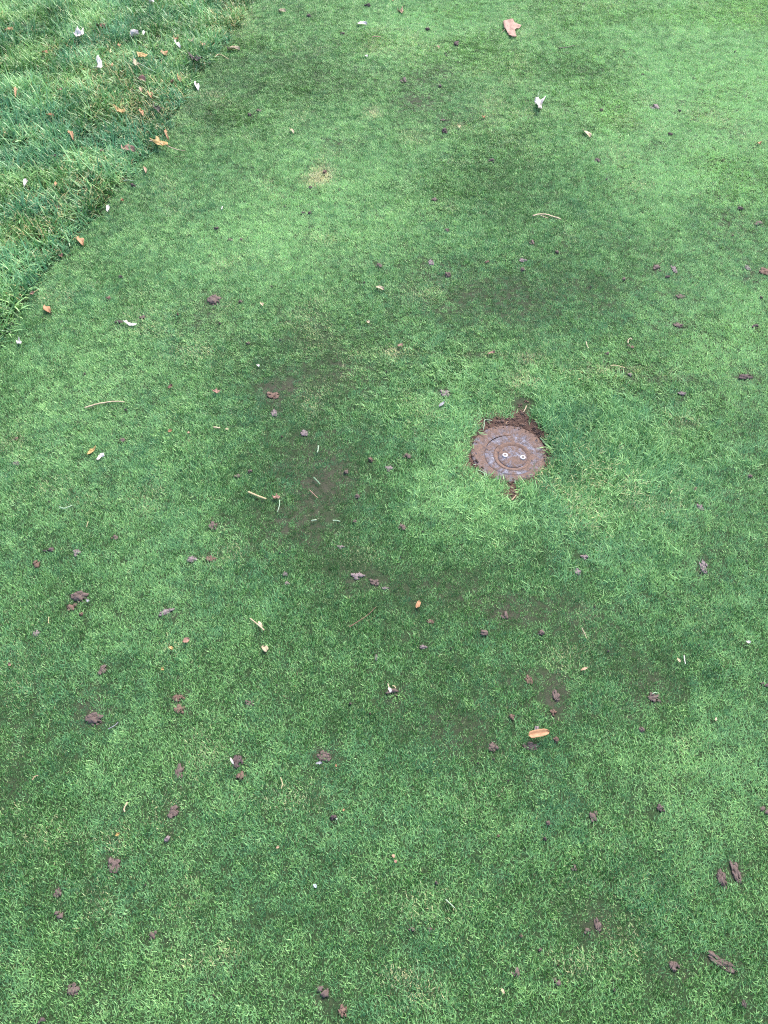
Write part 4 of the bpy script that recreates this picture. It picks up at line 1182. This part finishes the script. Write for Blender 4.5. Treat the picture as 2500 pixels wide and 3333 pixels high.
def scatter(name, coll, X, Y, Z, rot, scl, idx, tone, dead, mix, mat, label_kind):
    n = len(X)
    me = bpy.data.meshes.new(name)
    me.vertices.add(n)
    me.vertices.foreach_set('co', np.stack([X, Y, Z], 1).ravel().astype(np.float32))
    for nm, typ, dat, key in (('rot', 'FLOAT_VECTOR', rot, 'vector'), ('scl', 'FLOAT_VECTOR', scl, 'vector'), ('idx', 'INT', idx, 'value'),
                         ('tone', 'FLOAT', tone, 'value'), ('dead', 'FLOAT', dead, 'value'), ('mix', 'FLOAT', mix, 'value')):
        a = me.attributes.new(nm, typ, 'POINT')
        a.data.foreach_set(key, np.ascontiguousarray(dat).ravel().astype(np.int32 if typ == 'INT' else np.float32))
    me.materials.append(mat)
    o = bpy.data.objects.new(name, me); col.objects.link(o)
    tree = bpy.data.node_groups.new(name + '_scatter', 'GeometryNodeTree')
    tree.interface.new_socket('Geometry', in_out='INPUT', socket_type='NodeSocketGeometry')
    tree.interface.new_socket('Geometry', in_out='OUTPUT', socket_type='NodeSocketGeometry')
    N = tree.nodes; Lk = tree.links
    gi, go = N.new('NodeGroupInput'), N.new('NodeGroupOutput')
    ci = N.new('GeometryNodeCollectionInfo'); ci.inputs['Collection'].default_value = coll
    ci.inputs['Separate Children'].default_value = True; ci.inputs['Reset Children'].default_value = True
    iop = N.new('GeometryNodeInstanceOnPoints'); iop.inputs['Pick Instance'].default_value = True
    def na(nm, typ):
        q = N.new('GeometryNodeInputNamedAttribute'); q.data_type = typ; q.inputs['Name'].default_value = nm
        return q.outputs[0]
    e2r = N.new('FunctionNodeEulerToRotation')
    Lk.new(na('rot', 'FLOAT_VECTOR'), e2r.inputs[0])
    Lk.new(gi.outputs[0], iop.inputs['Points']); Lk.new(ci.outputs[0], iop.inputs['Instance'])
    Lk.new(na('idx', 'INT'), iop.inputs['Instance Index'])
    Lk.new(e2r.outputs[0], iop.inputs['Rotation']); Lk.new(na('scl', 'FLOAT_VECTOR'), iop.inputs['Scale'])
    Lk.new(iop.outputs[0], go.inputs[0])
    md = o.modifiers.new('scatter', 'NODES'); md.node_group = tree
    tag(o, kind='stuff')
    return o

NS, NM = 8, 4
short = [tuft('short_tuft_%02d' % k, 36, 0.0110, 0.0055, 0.0125, 0.0011, 0.0018, 0.2, 1.3, 0.4, M_GREEN, 100 + k, 2, 0.85) for k in range(NS)]
short += [tuft('short_tuft_long_%02d' % k, 26, 0.0130, 0.011, 0.024, 0.0012, 0.0021, 0.4, 1.35, 0.6, M_GREEN, 200 + k, 4, 0.5) for k in range(NM)]
lib_green = library('green_tufts', short)
rough = [tuft('rough_tuft_%02d' % k, 7, 0.018, 0.024, 0.064, 0.0032, 0.0064, 0.15, 1.35, 1.3, M_ROUGH, 300 + k, 4, 0.0) for k in range(8)]
lib_rough = library('rough_tufts', rough)

GAP = 0.0104
xs = np.arange(-3.3, 3.3, GAP); ys = np.arange(-0.70, 5.25, GAP)
X, Y = np.meshgrid(xs, ys)
X = (X + RNG.uniform(-0.5, 0.5, X.shape) * GAP * 1.1).ravel(); Y = (Y + RNG.uniform(-0.5, 0.5, Y.shape) * GAP * 1.1).ravel()
k = np.abs(X) < half_width(Y) - 0.02
X, Y = X[k], Y[k]
# beyond the frame's margin the sward can be thinner: fewer, larger tufts
PX, PY = to_photo(X, Y)
ED = edge_dist(X, Y) + (vnoise(X, Y, 0.05, 41, 2) - 0.5) * 0.05
is_rough = ED > 0
hole = inside(HOLE, PX, PY)
hd = np.full(len(X), 1e9); HW = [ground_xy(*p) for p in HOLE]
for (ax, ay), (bx, by) in zip(HW, HW[1:] + HW[:1]):
    q = np.clip(((X - ax) * (bx - ax) + (Y - ay) * (by - ay)) / ((bx - ax) ** 2 + (by - ay) ** 2 + 1e-12), 0, 1)
    hd = np.minimum(hd, np.hypot(X - ax - q * (bx - ax), Y - ay - q * (by - ay)))
hole |= hd < np.where((PY > 1585) | (PY < 1345), 0.011, 0.003)
rh = np.hypot(X - HEAD[0], Y - HEAD[1])
thin = field(THIN, PX, PY)
nz = vnoise(X, Y, 0.35, 51, 3); nf = vnoise(X, Y, 0.03, 52, 3); nt_ = vnoise(X, Y, 0.017, 54, 2); nw = vnoise(X, Y, 0.07, 55, 3); nm_ = vnoise(X, Y, 0.10, 53, 3)
thin = thin * np.clip(0.55 + (nw - 0.32) * 1.8, 0.3, 1.5)
sparse = 0.03 + thin * 0.33 + np.clip(nz - 0.6, 0, 1) * 0.5
# patchy at a finger's width
p_kill = np.clip(sparse * np.clip((nf - 0.30) * 3.2, 0.0, 2.0), 0, 0.9)
kk = np.zeros(len(X))
for (cx, cy, rx, ry, s) in CLODS_KILL:
    m = (np.abs(PX - cx) < rx * 1.6) & (np.abs(PY - cy) < ry * 1.6)
    q = ((PX[m] - cx) / rx) ** 2 + ((PY[m] - cy) / ry) ** 2
    kk[m] = np.maximum(kk[m], s * (q < 1.15))
p_kill = np.maximum(p_kill, kk)
far_margin = (np.abs(X) > 0.30 * Y + 0.85)
keep = (RNG.random(len(X)) > p_kill) & ~hole & (rh > 0.096)
tf = field(TONE, PX, PY)
tone = 0.15 + np.where(tf < 0, tf * (0.65 + 0.5 * nw), tf * 1.15) + (vnoise(X, Y, 0.22, 61, 3) - 0.5) * 0.35 + (nf - 0.5) * (0.5 + 0.7 * np.clip((Y - 1.6) / 1.5, 0, 1)) + (nt_ - 0.5) * 1.05 - thin * 0.22  # fine noise also paints the shade between clumps into the tone
dead = field(TAN, PX, PY) * 0.9 + np.clip(vnoise(X, Y, 0.16, 62, 3) - 0.62, 0, 1) * 1.2
mix = -0.04 + 0.25 * np.exp(-(((PX - 1850) / 130) ** 2 + ((PY - 1400) / 110) ** 2)) + 0.5 + (vnoise(X, Y, 0.12, 63, 3) - 0.5) * 0.6 + (RNG.random(len(X)) - 0.5) * 0.6
mix -= 0.35 * np.clip((900 - PY) / 900, 0, 1) * (0.4 + 0.6 * np.clip(PX / 2500, 0, 1))
longg = field(LONG, PX, PY)
g = keep & ~is_rough
# grain: blades lie over in slow swirls
up_ = np.clip((Y - 0.9) / 1.2, 0, 1)               # nearer the walker's feet the grain runs straight away
ga = (vnoise(X, Y, 0.5, 71, 2) * 6.0 - 3.0) * up_ + RNG.normal(0, 0.45, len(X)) * (1 + up_)
tilt = np.abs(RNG.normal(0, 0.16, len(X)))
sizev = RNG.uniform(0.82, 1.2, len(X)) * (1 - 0.50 * np.clip(thin, 0, 1)) * (0.70 + 0.3 * nm_ + 0.35 * nt_) * (1 + 0.25 * longg)
zsc = sizev * RNG.uniform(0.75, 1.05, len(X))
idx = RNG.integers(0, NS, len(X))
usel = RNG.random(len(X)) < np.clip(longg * 0.6, 0, 0.9)
idx = np.where(usel, NS + RNG.integers(0, NM, len(X)), idx)
names = sorted(o.name for o in short)
rot = np.stack([tilt * np.cos(ga), tilt * np.sin(ga), ga], 1)
scl = np.stack([sizev, sizev, zsc], 1)
Z = height(X, Y)
scatter('short_green_grass', lib_green, X[g], Y[g], Z[g], rot[g], scl[g], idx[g], tone[g], dead[g], mix[g], M_GREEN, None)

# rough: fewer but longer blades, over a fringe that rises from the green
r_ = is_rough & ~hole & (RNG.random(len(X)) > 0.44 + 0.35 * np.clip(nf - 0.5, 0, 1) * 2)
h_ = np.clip(0.60 + ED / 0.08, 0.60, 1.0) * (0.65 + 0.7 * vnoise(X, Y, 0.10, 81, 2)) * RNG.uniform(0.8, 1.15, len(X))
ga2 = vnoise(X, Y, 0.12, 82, 2) * 7.0 - 3.5 + RNG.normal(0, 1.3, len(X))
tilt2 = np.abs(RNG.normal(0, 0.25, len(X)))
rot2 = np.stack([tilt2 * np.cos(ga2), tilt2 * np.sin(ga2), ga2], 1)
scl2 = np.stack([h_, h_, h_], 1)
mix2 = vnoise(X, Y, 0.16, 83, 3) * 1.2 + (RNG.random(len(X)) - 0.5) * 0.35
tone2 = (vnoise(X, Y, 0.15, 84, 3) - 0.5) * 1.8 + 0.12 + (nt_ - 0.5) * 0.9
tone2 -= 0.35 * np.exp(-(ED / 0.04) ** 2)  # shade of the edge step put into the blade colour
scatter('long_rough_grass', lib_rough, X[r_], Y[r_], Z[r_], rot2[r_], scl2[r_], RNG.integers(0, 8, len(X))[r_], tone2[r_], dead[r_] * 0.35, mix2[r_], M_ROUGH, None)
print('tufts', int(g.sum()), int(r_.sum()))
